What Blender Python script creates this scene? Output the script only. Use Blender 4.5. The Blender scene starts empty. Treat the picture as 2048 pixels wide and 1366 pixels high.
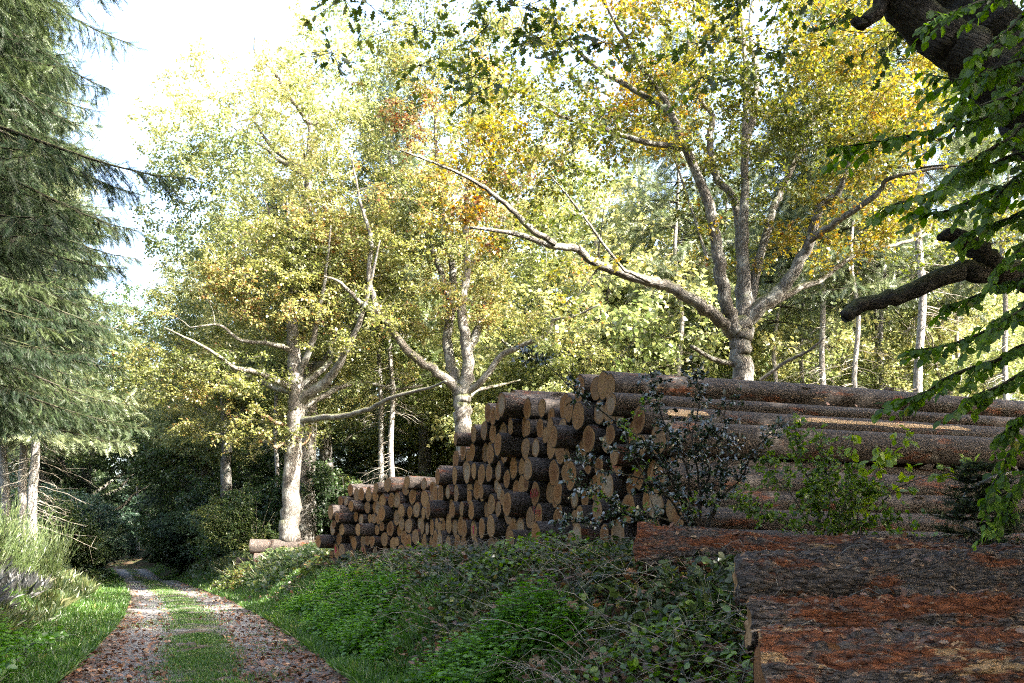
import bpy, math, random
import numpy as np
from mathutils import Vector, Matrix

R = math.radians
SC = bpy.context.scene
COL = SC.collection
rng = np.random.default_rng(11)
random.seed(11)

# ------------------------------------------------------------------ camera, sky, sun, exposure
H, F, CX, HY = 1.6, 2000.0, 1024.0, 1115.0          # eye height and the lens in photo pixels
cam_d = bpy.data.cameras.new("camera"); cam = bpy.data.objects.new("camera", cam_d); COL.objects.link(cam)
cam_d.sensor_width = 36.0; cam_d.lens = 36.0 * F / 2048; cam_d.shift_y = (HY - 683) / 2048
cam_d.clip_start = 0.05; cam_d.clip_end = 2000
cam.location = (0, 0, H); cam.rotation_euler = (R(90), 0, 0)
SC.camera = cam
SUN_EL, SUN_AZ = R(37), R(116)                       # azimuth clockwise from the view direction
world = bpy.data.worlds.new("World"); SC.world = world; world.use_nodes = True
wn = world.node_tree.nodes; bg = wn["Background"]
sky = wn.new("ShaderNodeTexSky"); sky.sky_type = 'NISHITA'; sky.sun_disc = False
sky.sun_elevation = SUN_EL; sky.sun_rotation = SUN_AZ; sky.dust_density = 6.0; sky.air_density = 1.0; sky.ozone_density = .4
world.node_tree.links.new(sky.outputs[0], bg.inputs[0]); bg.inputs[1].default_value = 0.15
sun_d = bpy.data.lights.new("sun", 'SUN'); sun = bpy.data.objects.new("sun", sun_d); COL.objects.link(sun)
sun_d.energy = 4.8; sun_d.angle = R(0.6); sun_d.color = (1.0, 0.95, 0.86)
sv = Vector((math.sin(SUN_AZ) * math.cos(SUN_EL), math.cos(SUN_AZ) * math.cos(SUN_EL), math.sin(SUN_EL)))
sun.rotation_euler = (-sv).to_track_quat('-Z', 'Y').to_euler()
SC.view_settings.view_transform = 'Standard'; SC.view_settings.look = 'None'
SC.view_settings.exposure = 2.85; SC.view_settings.gamma = 1.0
cy = SC.cycles
cy.max_bounces = 6; cy.diffuse_bounces = 3; cy.glossy_bounces = 2; cy.transmission_bounces = 4; cy.transparent_max_bounces = 4
cy.caustics_reflective = False; cy.caustics_refractive = False
cy.use_denoising = False; cy.filter_width = 1.1
cy.use_adaptive_sampling = True; cy.adaptive_threshold = 0.012

# ------------------------------------------------------------------ numeric helpers
_perm = np.random.default_rng(5).permutation(256); _perm = np.concatenate([_perm, _perm, _perm])
def vnoise(p, seed=0):
    p = np.asarray(p, float) + seed * 17.31
    i = np.floor(p).astype(int); f = p - i; f = f * f * (3 - 2 * f); i &= 255
    def h(a, b, c): return _perm[_perm[_perm[(i[:, 0] + a) & 255] + ((i[:, 1] + b) & 255)] + ((i[:, 2] + c) & 255)] / 255.0
    x, y, z = f[:, 0], f[:, 1], f[:, 2]
    l = lambda a, b, t: a + (b - a) * t
    return l(l(l(h(0,0,0), h(1,0,0), x), l(h(0,1,0), h(1,1,0), x), y), l(l(h(0,0,1), h(1,0,1), x), l(h(0,1,1), h(1,1,1), x), y), z)
def fbm(p, o=3, seed=0):
    s, a, t = 0, 1.0, 0
    for k in range(o):
        s = s + a * vnoise(np.asarray(p) * 2 ** k, seed + k); t += a; a *= 0.5
    return s / t
def unit(v): return v / np.maximum(np.linalg.norm(v, axis=-1, keepdims=True), 1e-9)
def sstep(t): t = np.clip(t, 0, 1); return t * t * (3 - 2 * t)
def P(px, py, Y): return np.array([(px - CX) / F * Y, Y, H - (py - HY) / F * Y])
def PL(lst, Y0, dy=0.0):
    n = len(lst)
    return np.array([P(a, b, Y0 + dy * (k / max(n - 1, 1))) for k, (a, b) in enumerate(lst)])

# ------------------------------------------------------------------ the lie of the land
_ry = np.array([-60, -20, 0, 12.75, 23.7, 37.6, 64, 91, 110, 125, 140, 160, 260]); _rx = np.array([19.8, 6.6, .2, -3.9, -7.45, -12.5, -23, -33.6, -42, -50.5, -62, -84, -210])
_rz = np.interp(np.arange(-60, 260), [-60, 70, 90, 108, 125, 150, 260], [0, 0, -.55, .25, .95, 1.7, 4])
_yy = np.arange(-60, 260.0); _xx = np.interp(_yy, _ry, _rx)
_k = np.exp(-np.linspace(-2, 2, 9) ** 2); _k /= _k.sum()
_xx[4:-4] = np.convolve(_xx, _k, 'valid'); _rz[4:-4] = np.convolve(_rz, _k, 'valid')
def road_x(Y): return np.interp(Y, _yy, _xx)
def road_z(Y): return np.interp(Y, _yy, _rz)
def lat(X, Y): return (X - road_x(Y)) * 0.94
def ground_z(X, Y, rough=True):
    X = np.asarray(X, float); Y = np.asarray(Y, float); d = lat(X, Y)
    plat = .2 + 1.3 * sstep((Y - 3.4) / 8.8)
    right = plat * sstep((d - 2.0) / 2.3) + .02 * np.maximum(d - 14, 0) + .03 * np.maximum(d - 40, 0)
    left = 1.7 * sstep((-d - 2.4) / 5.0) + .05 * np.maximum(-d - 7, 0)
    z = road_z(Y) + np.where(d > 0, right, left) + .02 * np.maximum(Y - 60, 0) * sstep((np.abs(d) - 4) / 10)
    if rough:
        p = np.stack([X, Y, 0 * X], -1).reshape(-1, 3)
        n = (fbm(p * .45, 3, 2) - .5).reshape(X.shape)
        z = z + n * .35 * sstep((np.abs(d) - 2.0) / 2.0) - .12 * sstep((2.25 - np.abs(d)) / .25)
    return z
def xy_from(d, Y): return road_x(Y) + d / 0.94

# ------------------------------------------------------------------ materials
def mat(name):
    m = bpy.data.materials.new(name); m.use_nodes = True
    nt = m.node_tree; nt.nodes.clear()
    out = nt.nodes.new("ShaderNodeOutputMaterial")
    def N(t, **kw):
        n = nt.nodes.new("ShaderNode" + t)
        for k, v in kw.items():
            if k.startswith("i_"): n.inputs[int(k[2:])].default_value = v
            else: setattr(n, k, v)
        return n
    def L(a, b): nt.links.new(a, b)
    return m, N, L, out
def ramp(N, stops):
    r = N("ValToRGB"); e = r.color_ramp.elements
    while len(e) < len(stops): e.new(0.5)
    for el, (p, c) in zip(e, stops): el.position = p; el.color = (*c, 1) if len(c) == 3 else c
    return r
def mixc(N, L, fac, a, b):
    m = N("Mix", data_type='RGBA')
    for s, v in ((m.inputs[0], fac), (m.inputs[6], a), (m.inputs[7], b)):
        if hasattr(v, "links"): L(v, s)
        elif isinstance(v, tuple): s.default_value = (*v, 1)
        else: s.default_value = v
    return m.outputs[2]
def thr(N, L, val, a, b):
    m = N("MapRange"); L(val, m.inputs[0]); m.inputs[1].default_value = a; m.inputs[2].default_value = b; return m.outputs[0]

def leaf_mat(name, stops, trans=.42, gloss=.05, rough=.45):
    m, N, L, out = mat(name)
    at = N("Attribute", attribute_name="tint"); r = ramp(N, stops); L(at.outputs["Fac"], r.inputs[0])
    d = N("BsdfDiffuse"); t = N("BsdfTranslucent"); mx = N("MixShader", i_0=trans); L(r.outputs[0], d.inputs[0])
    hs = N("HueSaturation"); hs.inputs["Saturation"].default_value = 1.15; hs.inputs["Value"].default_value = 1.3
    L(r.outputs[0], hs.inputs["Color"]); L(hs.outputs[0], t.inputs[0])
    L(d.outputs[0], mx.inputs[1]); L(t.outputs[0], mx.inputs[2])
    g = N("BsdfGlossy"); g.inputs["Roughness"].default_value = rough; g.inputs[0].default_value = (1, 1, 1, 1)
    m2 = N("MixShader", i_0=gloss); L(mx.outputs[0], m2.inputs[1]); L(g.outputs[0], m2.inputs[2]); L(m2.outputs[0], out.inputs[0])
    return m

def bark_mat(name, dark, light, lichen=(.40, .41, .37), lich=.5, moss=.5, sc=9.0, stretch=.22, co_attr=True, bump=.6, red=None):
    m, N, L, out = mat(name)
    if co_attr: src = N("Attribute", attribute_name="co").outputs["Vector"]
    else: src = N("TexCoord").outputs["Object"]
    mp = N("Mapping"); L(src, mp.inputs[0]); mp.inputs["Scale"].default_value = (1, 1, stretch)
    v = N("TexVoronoi", feature='DISTANCE_TO_EDGE'); v.inputs["Scale"].default_value = sc
    wn_ = N("TexNoise"); wn_.inputs["Scale"].default_value = sc * 1.3; wn_.inputs["Detail"].default_value = 5; L(mp.outputs[0], wn_.inputs["Vector"])
    vm = N("VectorMath", operation='SCALE'); L(wn_.outputs["Color"], vm.inputs[0]); vm.inputs["Scale"].default_value = .10
    va = N("VectorMath", operation='ADD'); L(mp.outputs[0], va.inputs[0]); L(vm.outputs[0], va.inputs[1]); L(va.outputs[0], v.inputs["Vector"])
    crack = thr(N, L, v.outputs["Distance"], 0.0, .28)
    fine = N("TexNoise"); fine.inputs["Scale"].default_value = sc * 5; fine.inputs["Detail"].default_value = 4; L(mp.outputs[0], fine.inputs["Vector"])
    h = N("Math", operation='MULTIPLY_ADD'); L(fine.outputs[0], h.inputs[0]); h.inputs[1].default_value = .5; L(crack, h.inputs[2])
    hh = thr(N, L, h.outputs[0], .2, 1.25)
    col = mixc(N, L, hh, dark, light)
    big = N("TexNoise"); big.inputs["Scale"].default_value = 2.2; big.inputs["Detail"].default_value = 6; big.inputs["Roughness"].default_value = .65; L(src, big.inputs["Vector"])
    lm = N("Math", operation='MULTIPLY'); L(thr(N, L, big.outputs[0], .5, .62), lm.inputs[0]); lm.inputs[1].default_value = lich
    col = mixc(N, L, lm.outputs[0], col, lichen)
    if red:
        b2 = N("TexNoise"); b2.inputs["Scale"].default_value = 3.0; b2.inputs["Detail"].default_value = 7; b2.inputs["Roughness"].default_value = .7
        ad = N("VectorMath", operation='ADD'); ad.inputs[1].default_value = (7, 3, 1); L(mp.outputs[0], ad.inputs[0]); L(ad.outputs[0], b2.inputs["Vector"])
        col = mixc(N, L, thr(N, L, b2.outputs[0], .52, .60), col, red)
    geo = N("NewGeometry"); sx = N("SeparateXYZ"); L(geo.outputs["Normal"], sx.inputs[0])
    mm = N("Math", operation='MULTIPLY'); L(thr(N, L, sx.outputs[2], .15, .75), mm.inputs[0]); L(thr(N, L, big.outputs[0], .36, .5), mm.inputs[1])
    m3 = N("Math", operation='MULTIPLY'); L(mm.outputs[0], m3.inputs[0]); m3.inputs[1].default_value = moss
    col = mixc(N, L, m3.outputs[0], col, (.085, .10, .02))
    b = N("BsdfPrincipled"); L(col, b.inputs["Base Color"]); b.inputs["Roughness"].default_value = .85; b.inputs["Specular IOR Level"].default_value = .25
    bp = N("Bump"); bp.inputs["Strength"].default_value = bump; bp.inputs["Distance"].default_value = .03; L(h.outputs[0], bp.inputs["Height"]); L(bp.outputs[0], b.inputs["Normal"])
    L(b.outputs[0], out.inputs[0])
    return m

M = {}
M['oak_bark'] = bark_mat("oak bark", (.05, .044, .038), (.26, .24, .21), lich=.55, moss=.75, sc=17, stretch=.30)
M['dark_bark'] = bark_mat("shaded oak bark", (.012, .010, .009), (.060, .052, .042), lich=.06, moss=.5, sc=22, stretch=.3)  # silhouette shade of the old oak is put into this bark colour
M['pine_bark'] = bark_mat("conifer bark", (.10, .092, .085), (.40, .375, .345), lich=.6, moss=.12, sc=12, stretch=.4)
M['dead_wood'] = bark_mat("dead broken wood", (.10, .06, .035), (.36, .24, .14), lich=.2, moss=.3, sc=14)
M['twig'] = bark_mat("twig bark", (.06, .05, .042), (.20, .18, .155), lich=.4, moss=.3, sc=20)
M['dead_twig'] = bark_mat("bare dead twig", (.12, .10, .08), (.36, .32, .26), lich=.5, moss=0, sc=20)
OLIVE = [(0, (.048, .068, .020)), (.25, (.12, .145, .042)), (.5, (.25, .265, .085)), (.72, (.38, .36, .13)), (.88, (.35, .20, .085)), (1, (.22, .08, .038))]
GOLD = [(0, (.055, .078, .016)), (.3, (.130, .150, .030)), (.55, (.28, .255, .050)), (.8, (.40, .27, .055)), (.93, (.33, .15, .04)), (1, (.19, .07, .025))]
PALE = [(0, (.08, .115, .040)), (.35, (.20, .245, .095)), (.65, (.37, .385, .165)), (1, (.47, .41, .17))]
GREEN = [(0, (.026, .050, .020)), (.4, (.058, .100, .032)), (.75, (.10, .15, .045)), (1, (.19, .19, .05))]
DEEP = [(0, (.022, .050, .030)), (.5, (.058, .110, .060)), (1, (.12, .175, .08))]
LIME = [(0, (.05, .10, .012)), (.5, (.15, .26, .02)), (.85, (.28, .38, .03)), (1, (.38, .36, .05))]
M['oak_leaf'] = leaf_mat("turning oak leaf", OLIVE)
M['gold_leaf'] = leaf_mat("golden oak leaf", GOLD)
M['pale_leaf'] = leaf_mat("pale yellow leaf", PALE)
M['green_leaf'] = leaf_mat("green leaf", GREEN)
M['deep_leaf'] = leaf_mat("deep green leaf", DEEP, trans=.3)
M['lime_leaf'] = leaf_mat("lime green leaf", LIME, trans=.5)
M['holly_leaf'] = leaf_mat("glossy holly leaf", [(0, (.008, .022, .008)), (.7, (.020, .045, .014)), (1, (.06, .11, .02))], trans=.08, gloss=.13, rough=.25)
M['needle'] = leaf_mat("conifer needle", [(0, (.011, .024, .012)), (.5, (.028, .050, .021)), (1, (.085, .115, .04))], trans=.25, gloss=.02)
M['needle_lit'] = leaf_mat("sun-paled conifer needle", [(0, (.05, .075, .035)), (.5, (.11, .145, .065)), (1, (.20, .22, .10))], trans=.3)  # brightness of sunlit, hazy far foliage is put into this needle colour
M['grass'] = leaf_mat("grass blade", [(0, (.028, .075, .012)), (.5, (.068, .155, .024)), (.85, (.14, .23, .04)), (1, (.28, .24, .09))], trans=.4)
M['dry_grass'] = leaf_mat("dry grass blade", [(0, (.04, .070, .020)), (.45, (.085, .115, .035)), (.8, (.17, .155, .06)), (1, (.25, .19, .09))], trans=.35)
M['nettle'] = leaf_mat("nettle leaf", [(0, (.035, .095, .008)), (.5, (.085, .21, .014)), (1, (.15, .31, .025))], trans=.45)
M['bramble'] = leaf_mat("bramble leaf", [(0, (.014, .026, .010)), (.45, (.045, .072, .020)), (.75, (.105, .145, .032)), (.92, (.22, .23, .045)), (1, (.24, .13, .055))], trans=.38, gloss=.035, rough=.35)
M['broom'] = leaf_mat("green broom wand", [(0, (.04, .075, .02)), (.5, (.085, .125, .035)), (1, (.18, .19, .07))], trans=.2)
M['litter'] = leaf_mat("fallen brown leaf", [(0, (.045, .022, .013)), (.4, (.115, .052, .026)), (.75, (.20, .095, .045)), (1, (.29, .20, .12))], trans=.1, gloss=.05)
M['heather'] = leaf_mat("grey stalk", [(0, (.025, .03, .03)), (.6, (.05, .05, .048)), (1, (.08, .065, .05))], trans=.2)

def ground_mat():
    m, N, L, out = mat("woodland soil")
    co = N("TexCoord").outputs["Object"]
    n1 = N("TexNoise"); n1.inputs["Scale"].default_value = .9; n1.inputs["Detail"].default_value = 8; n1.inputs["Roughness"].default_value = .7; L(co, n1.inputs["Vector"])
    n2 = N("TexNoise"); n2.inputs["Scale"].default_value = 14; n2.inputs["Detail"].default_value = 6; L(co, n2.inputs["Vector"])
    c = mixc(N, L, thr(N, L, n2.outputs[0], .35, .65), (.035, .026, .017), (.11, .075, .045))
    c = mixc(N, L, thr(N, L, n1.outputs[0], .45, .62), c, (.040, .058, .018))
    b = N("BsdfPrincipled"); L(c, b.inputs["Base Color"]); b.inputs["Roughness"].default_value = .95; b.inputs["Specular IOR Level"].default_value = .1
    bp = N("Bump"); bp.inputs["Strength"].default_value = .8; bp.inputs["Distance"].default_value = .05; L(n2.outputs[0], bp.inputs["Height"]); L(bp.outputs[0], b.inputs["Normal"])
    L(b.outputs[0], out.inputs[0]); return m
def track_mat():
    m, N, L, out = mat("track gravel")
    co = N("TexCoord").outputs["Object"]; at = N("Attribute", attribute_name="tint").outputs["Fac"]
    n1 = N("TexNoise"); n1.inputs["Scale"].default_value = 26; n1.inputs["Detail"].default_value = 7; n1.inputs["Roughness"].default_value = .75; L(co, n1.inputs["Vector"])
    n2 = N("TexNoise"); n2.inputs["Scale"].default_value = 1.6; n2.inputs["Detail"].default_value = 6; L(co, n2.inputs["Vector"])
    v = N("TexVoronoi"); v.inputs["Scale"].default_value = 34; L(co, v.inputs["Vector"])
    grav = mixc(N, L, thr(N, L, n1.outputs[0], .32, .68), (.12, .122, .13), (.42, .42, .43))
    grav = mixc(N, L, thr(N, L, v.outputs["Distance"], .0, .35), grav, (.19, .185, .18))
    soil = mixc(N, L, thr(N, L, n1.outputs[0], .4, .6), (.05, .036, .024), (.15, .11, .075))
    s = N("Math", operation='ADD'); L(at, s.inputs[0]); L(thr(N, L, n2.outputs[0], .2, .8), s.inputs[1])
    c = mixc(N, L, thr(N, L, s.outputs[0], .45, 1.0), soil, grav)
    b = N("BsdfPrincipled"); L(c, b.inputs["Base Color"]); b.inputs["Roughness"].default_value = .9; b.inputs["Specular IOR Level"].default_value = .2
    bp = N("Bump"); bp.inputs["Strength"].default_value = 1; bp.inputs["Distance"].default_value = .03
    ad = N("Math", operation='ADD'); L(n1.outputs[0], ad.inputs[0]); L(v.outputs["Distance"], ad.inputs[1]); L(ad.outputs[0], bp.inputs["Height"]); L(bp.outputs[0], b.inputs["Normal"])
    L(b.outputs[0], out.inputs[0]); return m
def cut_mat():
    m, N, L, out = mat("sawn log end")
    co = N("TexCoord").outputs["Object"]; oi = N("ObjectInfo").outputs["Random"]
    xy = N("VectorMath", operation='MULTIPLY'); L(co, xy.inputs[0]); xy.inputs[1].default_value = (1, 1, 0)
    n0 = N("TexNoise"); n0.inputs["Scale"].default_value = 1.6; n0.inputs["Detail"].default_value = 3; L(xy.outputs[0], n0.inputs["Vector"])
    ln = N("VectorMath", operation='LENGTH'); L(xy.outputs[0], ln.inputs[0])
    rr = N("Math", operation='MULTIPLY_ADD'); L(n0.outputs[0], rr.inputs[0]); rr.inputs[1].default_value = .16; L(ln.outputs["Value"], rr.inputs[2])
    ws = N("Math", operation='SINE'); k = N("Math", operation='MULTIPLY'); L(rr.outputs[0], k.inputs[0]); k.inputs[1].default_value = 95; L(k.outputs[0], ws.inputs[0])
    base = ramp(N, [(0, (.13, .050, .018)), (.2, (.35, .155, .050)), (.42, (.21, .086, .030)), (.62, (.42, .24, .105)), (.8, (.25, .155, .09)), (1, (.40, .31, .22))]); L(oi, base.inputs[0])
    c = mixc(N, L, thr(N, L, rr.outputs[0], .55, 1.0), base.outputs[0], (.37, .20, .085))
    g = N("TexNoise"); g.inputs["Scale"].default_value = 5; g.inputs["Detail"].default_value = 8; g.inputs["Roughness"].default_value = .7; L(co, g.inputs["Vector"])
    dk = N("Math", operation='MULTIPLY'); L(thr(N, L, g.outputs[0], .42, .72), dk.inputs[0]); dk.inputs[1].default_value = .75
    c = mixc(N, L, dk.outputs[0], c, (.13, .065, .030))
    rg = N("Math", operation='MULTIPLY'); L(thr(N, L, ws.outputs[0], .0, 1.0), rg.inputs[0]); rg.inputs[1].default_value = .35
    c = mixc(N, L, rg.outputs[0], c, (.16, .075, .032))
    b = N("BsdfPrincipled"); L(c, b.inputs["Base Color"]); b.inputs["Roughness"].default_value = .8; b.inputs["Specular IOR Level"].default_value = .2
    bp = N("Bump"); bp.inputs["Strength"].default_value = .4; bp.inputs["Distance"].default_value = .02; L(g.outputs[0], bp.inputs["Height"]); L(bp.outputs[0], b.inputs["Normal"])
    L(b.outputs[0], out.inputs[0]); return m
def log_bark_mat(name, rs, red_lo, wood_lo, zs=.30, ps=40, dim=1.0, fs=1.0):
    """conifer log bark: scaly plates, rusty inner bark and rubbed pale wood; rs scales the cross-section"""
    m, N, L, out = mat(name)
    co = N("TexCoord").outputs["Object"]; oi = N("ObjectInfo").outputs["Random"]
    mp = N("Mapping"); L(co, mp.inputs[0]); mp.inputs["Scale"].default_value = (rs, rs, zs)
    of = N("Math", operation='MULTIPLY'); L(oi, of.inputs[0]); of.inputs[1].default_value = 37
    cx = N("CombineXYZ"); L(of.outputs[0], cx.inputs[0]); L(of.outputs[0], cx.inputs[2])
    va = N("VectorMath", operation='ADD'); L(mp.outputs[0], va.inputs[0]); L(cx.outputs[0], va.inputs[1]); V = va.outputs[0]
    wn_ = N("TexNoise"); wn_.inputs["Scale"].default_value = 22; wn_.inputs["Detail"].default_value = 4; L(V, wn_.inputs["Vector"])
    vm = N("VectorMath", operation='SCALE'); L(wn_.outputs["Color"], vm.inputs[0]); vm.inputs["Scale"].default_value = .045
    v2 = N("VectorMath", operation='ADD'); L(V, v2.inputs[0]); L(vm.outputs[0], v2.inputs[1])
    v = N("TexVoronoi", feature='DISTANCE_TO_EDGE'); v.inputs["Scale"].default_value = ps; L(v2.outputs[0], v.inputs["Vector"])
    crack = thr(N, L, v.outputs["Distance"], .0, .10)
    fn = N("TexNoise"); fn.inputs["Scale"].default_value = 60 * fs; fn.inputs["Detail"].default_value = 5; fn.inputs["Roughness"].default_value = .7; L(V, fn.inputs["Vector"])
    h = N("Math", operation='MULTIPLY_ADD'); L(fn.outputs[0], h.inputs[0]); h.inputs[1].default_value = 1.1; sc_ = N("Math", operation='MULTIPLY'); L(crack, sc_.inputs[0]); sc_.inputs[1].default_value = .55; L(sc_.outputs[0], h.inputs[2])
    c = mixc(N, L, thr(N, L, h.outputs[0], .25, 1.4), (.016, .012, .010), (.13 * dim, .108 * dim, .094 * dim))
    b1 = N("TexNoise"); b1.inputs["Scale"].default_value = 4.5; b1.inputs["Detail"].default_value = 8; b1.inputs["Roughness"].default_value = .72; L(V, b1.inputs["Vector"])
    c = mixc(N, L, thr(N, L, b1.outputs[0], .60, .68), c, (.27, .26, .235))
    o2 = N("VectorMath", operation='ADD'); L(V, o2.inputs[0]); o2.inputs[1].default_value = (5, 9, 2)
    b2 = N("TexNoise"); b2.inputs["Scale"].default_value = 4.0; b2.inputs["Detail"].default_value = 9; b2.inputs["Roughness"].default_value = .74; L(o2.outputs[0], b2.inputs["Vector"])
    rust = mixc(N, L, thr(N, L, fn.outputs[0], .35, .65), (.075, .022, .010), (.27, .095, .038))
    c = mixc(N, L, thr(N, L, b2.outputs[0], red_lo, red_lo + .07), c, rust)
    o3 = N("VectorMath", operation='ADD'); L(V, o3.inputs[0]); o3.inputs[1].default_value = (1, 4, 12)
    b3 = N("TexNoise"); b3.inputs["Scale"].default_value = 6.0; b3.inputs["Detail"].default_value = 9; b3.inputs["Roughness"].default_value = .68; L(o3.outputs[0], b3.inputs["Vector"])
    c = mixc(N, L, thr(N, L, b3.outputs[0], wood_lo, wood_lo + .03), c, (.42, .27, .14))
    fk = N("TexNoise"); fk.inputs["Scale"].default_value = 46 * fs; fk.inputs["Detail"].default_value = 3; fk.inputs["Roughness"].default_value = .55; L(o3.outputs[0], fk.inputs["Vector"])
    c = mixc(N, L, thr(N, L, fk.outputs[0], .63, .67), c, (.30, .205, .14))
    b = N("BsdfPrincipled"); L(c, b.inputs["Base Color"]); b.inputs["Roughness"].default_value = .8; b.inputs["Specular IOR Level"].default_value = .3
    bp = N("Bump"); bp.inputs["Strength"].default_value = 1.0; bp.inputs["Distance"].default_value = .03; L(h.outputs[0], bp.inputs["Height"]); L(bp.outputs[0], b.inputs["Normal"])
    L(b.outputs[0], out.inputs[0]); return m
def bare_mat():
    m, N, L, out = mat("bare debarked wood")
    co = N("TexCoord").outputs["Object"]
    mp = N("Mapping"); L(co, mp.inputs[0]); mp.inputs["Scale"].default_value = (1, 1, .06)
    n = N("TexNoise"); n.inputs["Scale"].default_value = 30; n.inputs["Detail"].default_value = 6; L(mp.outputs[0], n.inputs["Vector"])
    c = mixc(N, L, thr(N, L, n.outputs[0], .36, .62), (.34, .19, .085), (.62, .44, .25))
    b = N("BsdfPrincipled"); L(c, b.inputs["Base Color"]); b.inputs["Roughness"].default_value = .65
    bp = N("Bump"); bp.inputs["Strength"].default_value = .3; L(n.outputs[0], bp.inputs["Height"]); L(bp.outputs[0], b.inputs["Normal"])
    L(b.outputs[0], out.inputs[0]); return m
def plain(name, c, rough=.6):
    m, N, L, out = mat(name)
    n = N("TexNoise"); n.inputs["Scale"].default_value = 40; L(N("TexCoord").outputs["Object"], n.inputs["Vector"])
    b = N("BsdfPrincipled"); L(mixc(N, L, n.outputs[0], c, tuple(x * .6 for x in c)), b.inputs["Base Color"]); b.inputs["Roughness"].default_value = rough
    L(b.outputs[0], out.inputs[0]); return m
M['soil'] = ground_mat(); M['track'] = track_mat(); M['cut'] = cut_mat()
M['log_bark'] = log_bark_mat("conifer log bark", .22, .555, .650, .30, 40, 1.05)
NEARB = [log_bark_mat("torn conifer log bark", 1.0, a, b, .30, 19, c, .55) for a, b, c in ((.46, .60, .95), (.54, .66, 1.2), (.555, .625, 1.0), (.51, .64, 1.2), (.455, .575, 1.0))]
M['bare'] = bare_mat(); M['red_paint'] = plain("red spray paint", (.42, .015, .02)); M['pink_paint'] = plain("pink spray paint", (.72, .03, .12))

# ------------------------------------------------------------------ mesh helpers
class MB:
    def __init__(s): s.V, s.F, s.T, s.C, s.n = [], [], [], [], 0
    def add(s, V, faces, tint=0.5, co=None):
        V = np.asarray(V, np.float32).reshape(-1, 3)
        for f in (faces if isinstance(faces, list) else [faces]):
            s.F.append(np.asarray(f, np.int64) + s.n)
        s.V.append(V); s.T.append(np.broadcast_to(np.asarray(tint, np.float32), (len(V),)))
        s.C.append(V if co is None else np.asarray(co, np.float32)); s.n += len(V)
    def build(s, name, m, parent=None, smooth=True, link=True):
        me = bpy.data.meshes.new(name)
        if s.n:
            V = np.concatenate(s.V)
            me.vertices.add(len(V)); me.vertices.foreach_set("co", V.ravel())
            loops = np.concatenate([f.ravel() for f in s.F]); sizes = np.concatenate([np.full(len(f), f.shape[1]) for f in s.F])
            me.loops.add(len(loops)); me.loops.foreach_set("vertex_index", loops.astype(np.int32))
            me.polygons.add(len(sizes)); st = np.concatenate([[0], np.cumsum(sizes)[:-1]])
            me.polygons.foreach_set("loop_start", st.astype(np.int32)); me.polygons.foreach_set("loop_total", sizes.astype(np.int32))
            if smooth: me.polygons.foreach_set("use_smooth", np.ones(len(sizes), bool))
            a = me.attributes.new("tint", 'FLOAT', 'POINT'); a.data.foreach_set("value", np.concatenate(s.T).astype(np.float32))
            c = me.attributes.new("co", 'FLOAT_VECTOR', 'POINT'); c.data.foreach_set("vector", np.concatenate(s.C).astype(np.float32).ravel())
            me.update(calc_edges=True)
        me.materials.append(m)
        o = bpy.data.objects.new(name, me); COL.objects.link(o)
        if parent is not None: o.parent = parent
        return o
def tag(o, label=None, cat=None, group=None, kind=None):
    if label: o['label'] = label
    if cat: o['category'] = cat
    if group: o['group'] = group
    if kind: o['kind'] = kind
    return o
def thing(name, label, cat, loc=(0, 0, 0), group=None):
    o = bpy.data.objects.new(name, None); COL.objects.link(o); o.location = loc; o.empty_display_size = .2
    return tag(o, label, cat, group)
def copy_tree(root, loc, rz=0, sc=1.0, label=None, group=None, tilt=0):
    r = root.copy(); COL.objects.link(r); r.location = loc; r.rotation_euler = (tilt, 0, rz); r.scale = (sc, sc, sc) if np.isscalar(sc) else sc
    if label: r['label'] = label
    if group: r['group'] = group
    for ch in list(root.children):
        c = ch.copy(); COL.objects.link(c); c.parent = r
        for g in list(ch.children):
            e = g.copy(); COL.objects.link(e); e.parent = c
    return r

def smooth_line(pts, rad, n=4, jit=0.0):
    pts = np.asarray(pts, float); rad = np.asarray(rad, float)
    if len(pts) < 2: return pts, rad
    t = np.concatenate([[0], np.cumsum(np.linalg.norm(np.diff(pts, axis=0), axis=1))]); t /= max(t[-1], 1e-6)
    e = np.concatenate([[2 * pts[0] - pts[1]], pts, [2 * pts[-1] - pts[-2]]]); out, ro = [], []
    for i in range(len(pts) - 1):
        for u in np.linspace(0, 1, n, endpoint=False):
            p0, p1, p2, p3 = e[i], e[i + 1], e[i + 2], e[i + 3]
            out.append(.5 * (2 * p1 + (p2 - p0) * u + (2 * p0 - 5 * p1 + 4 * p2 - p3) * u * u + (3 * p1 - p0 - 3 * p2 + p3) * u ** 3)); ro.append(rad[i] * (1 - u) + rad[i + 1] * u)
    out.append(pts[-1]); ro.append(rad[-1]); out = np.array(out); ro = np.array(ro)
    if jit: out[1:-1] += rng.normal(0, 1, (len(out) - 2, 3)) * jit * ro[1:-1, None]
    return out, ro
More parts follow.
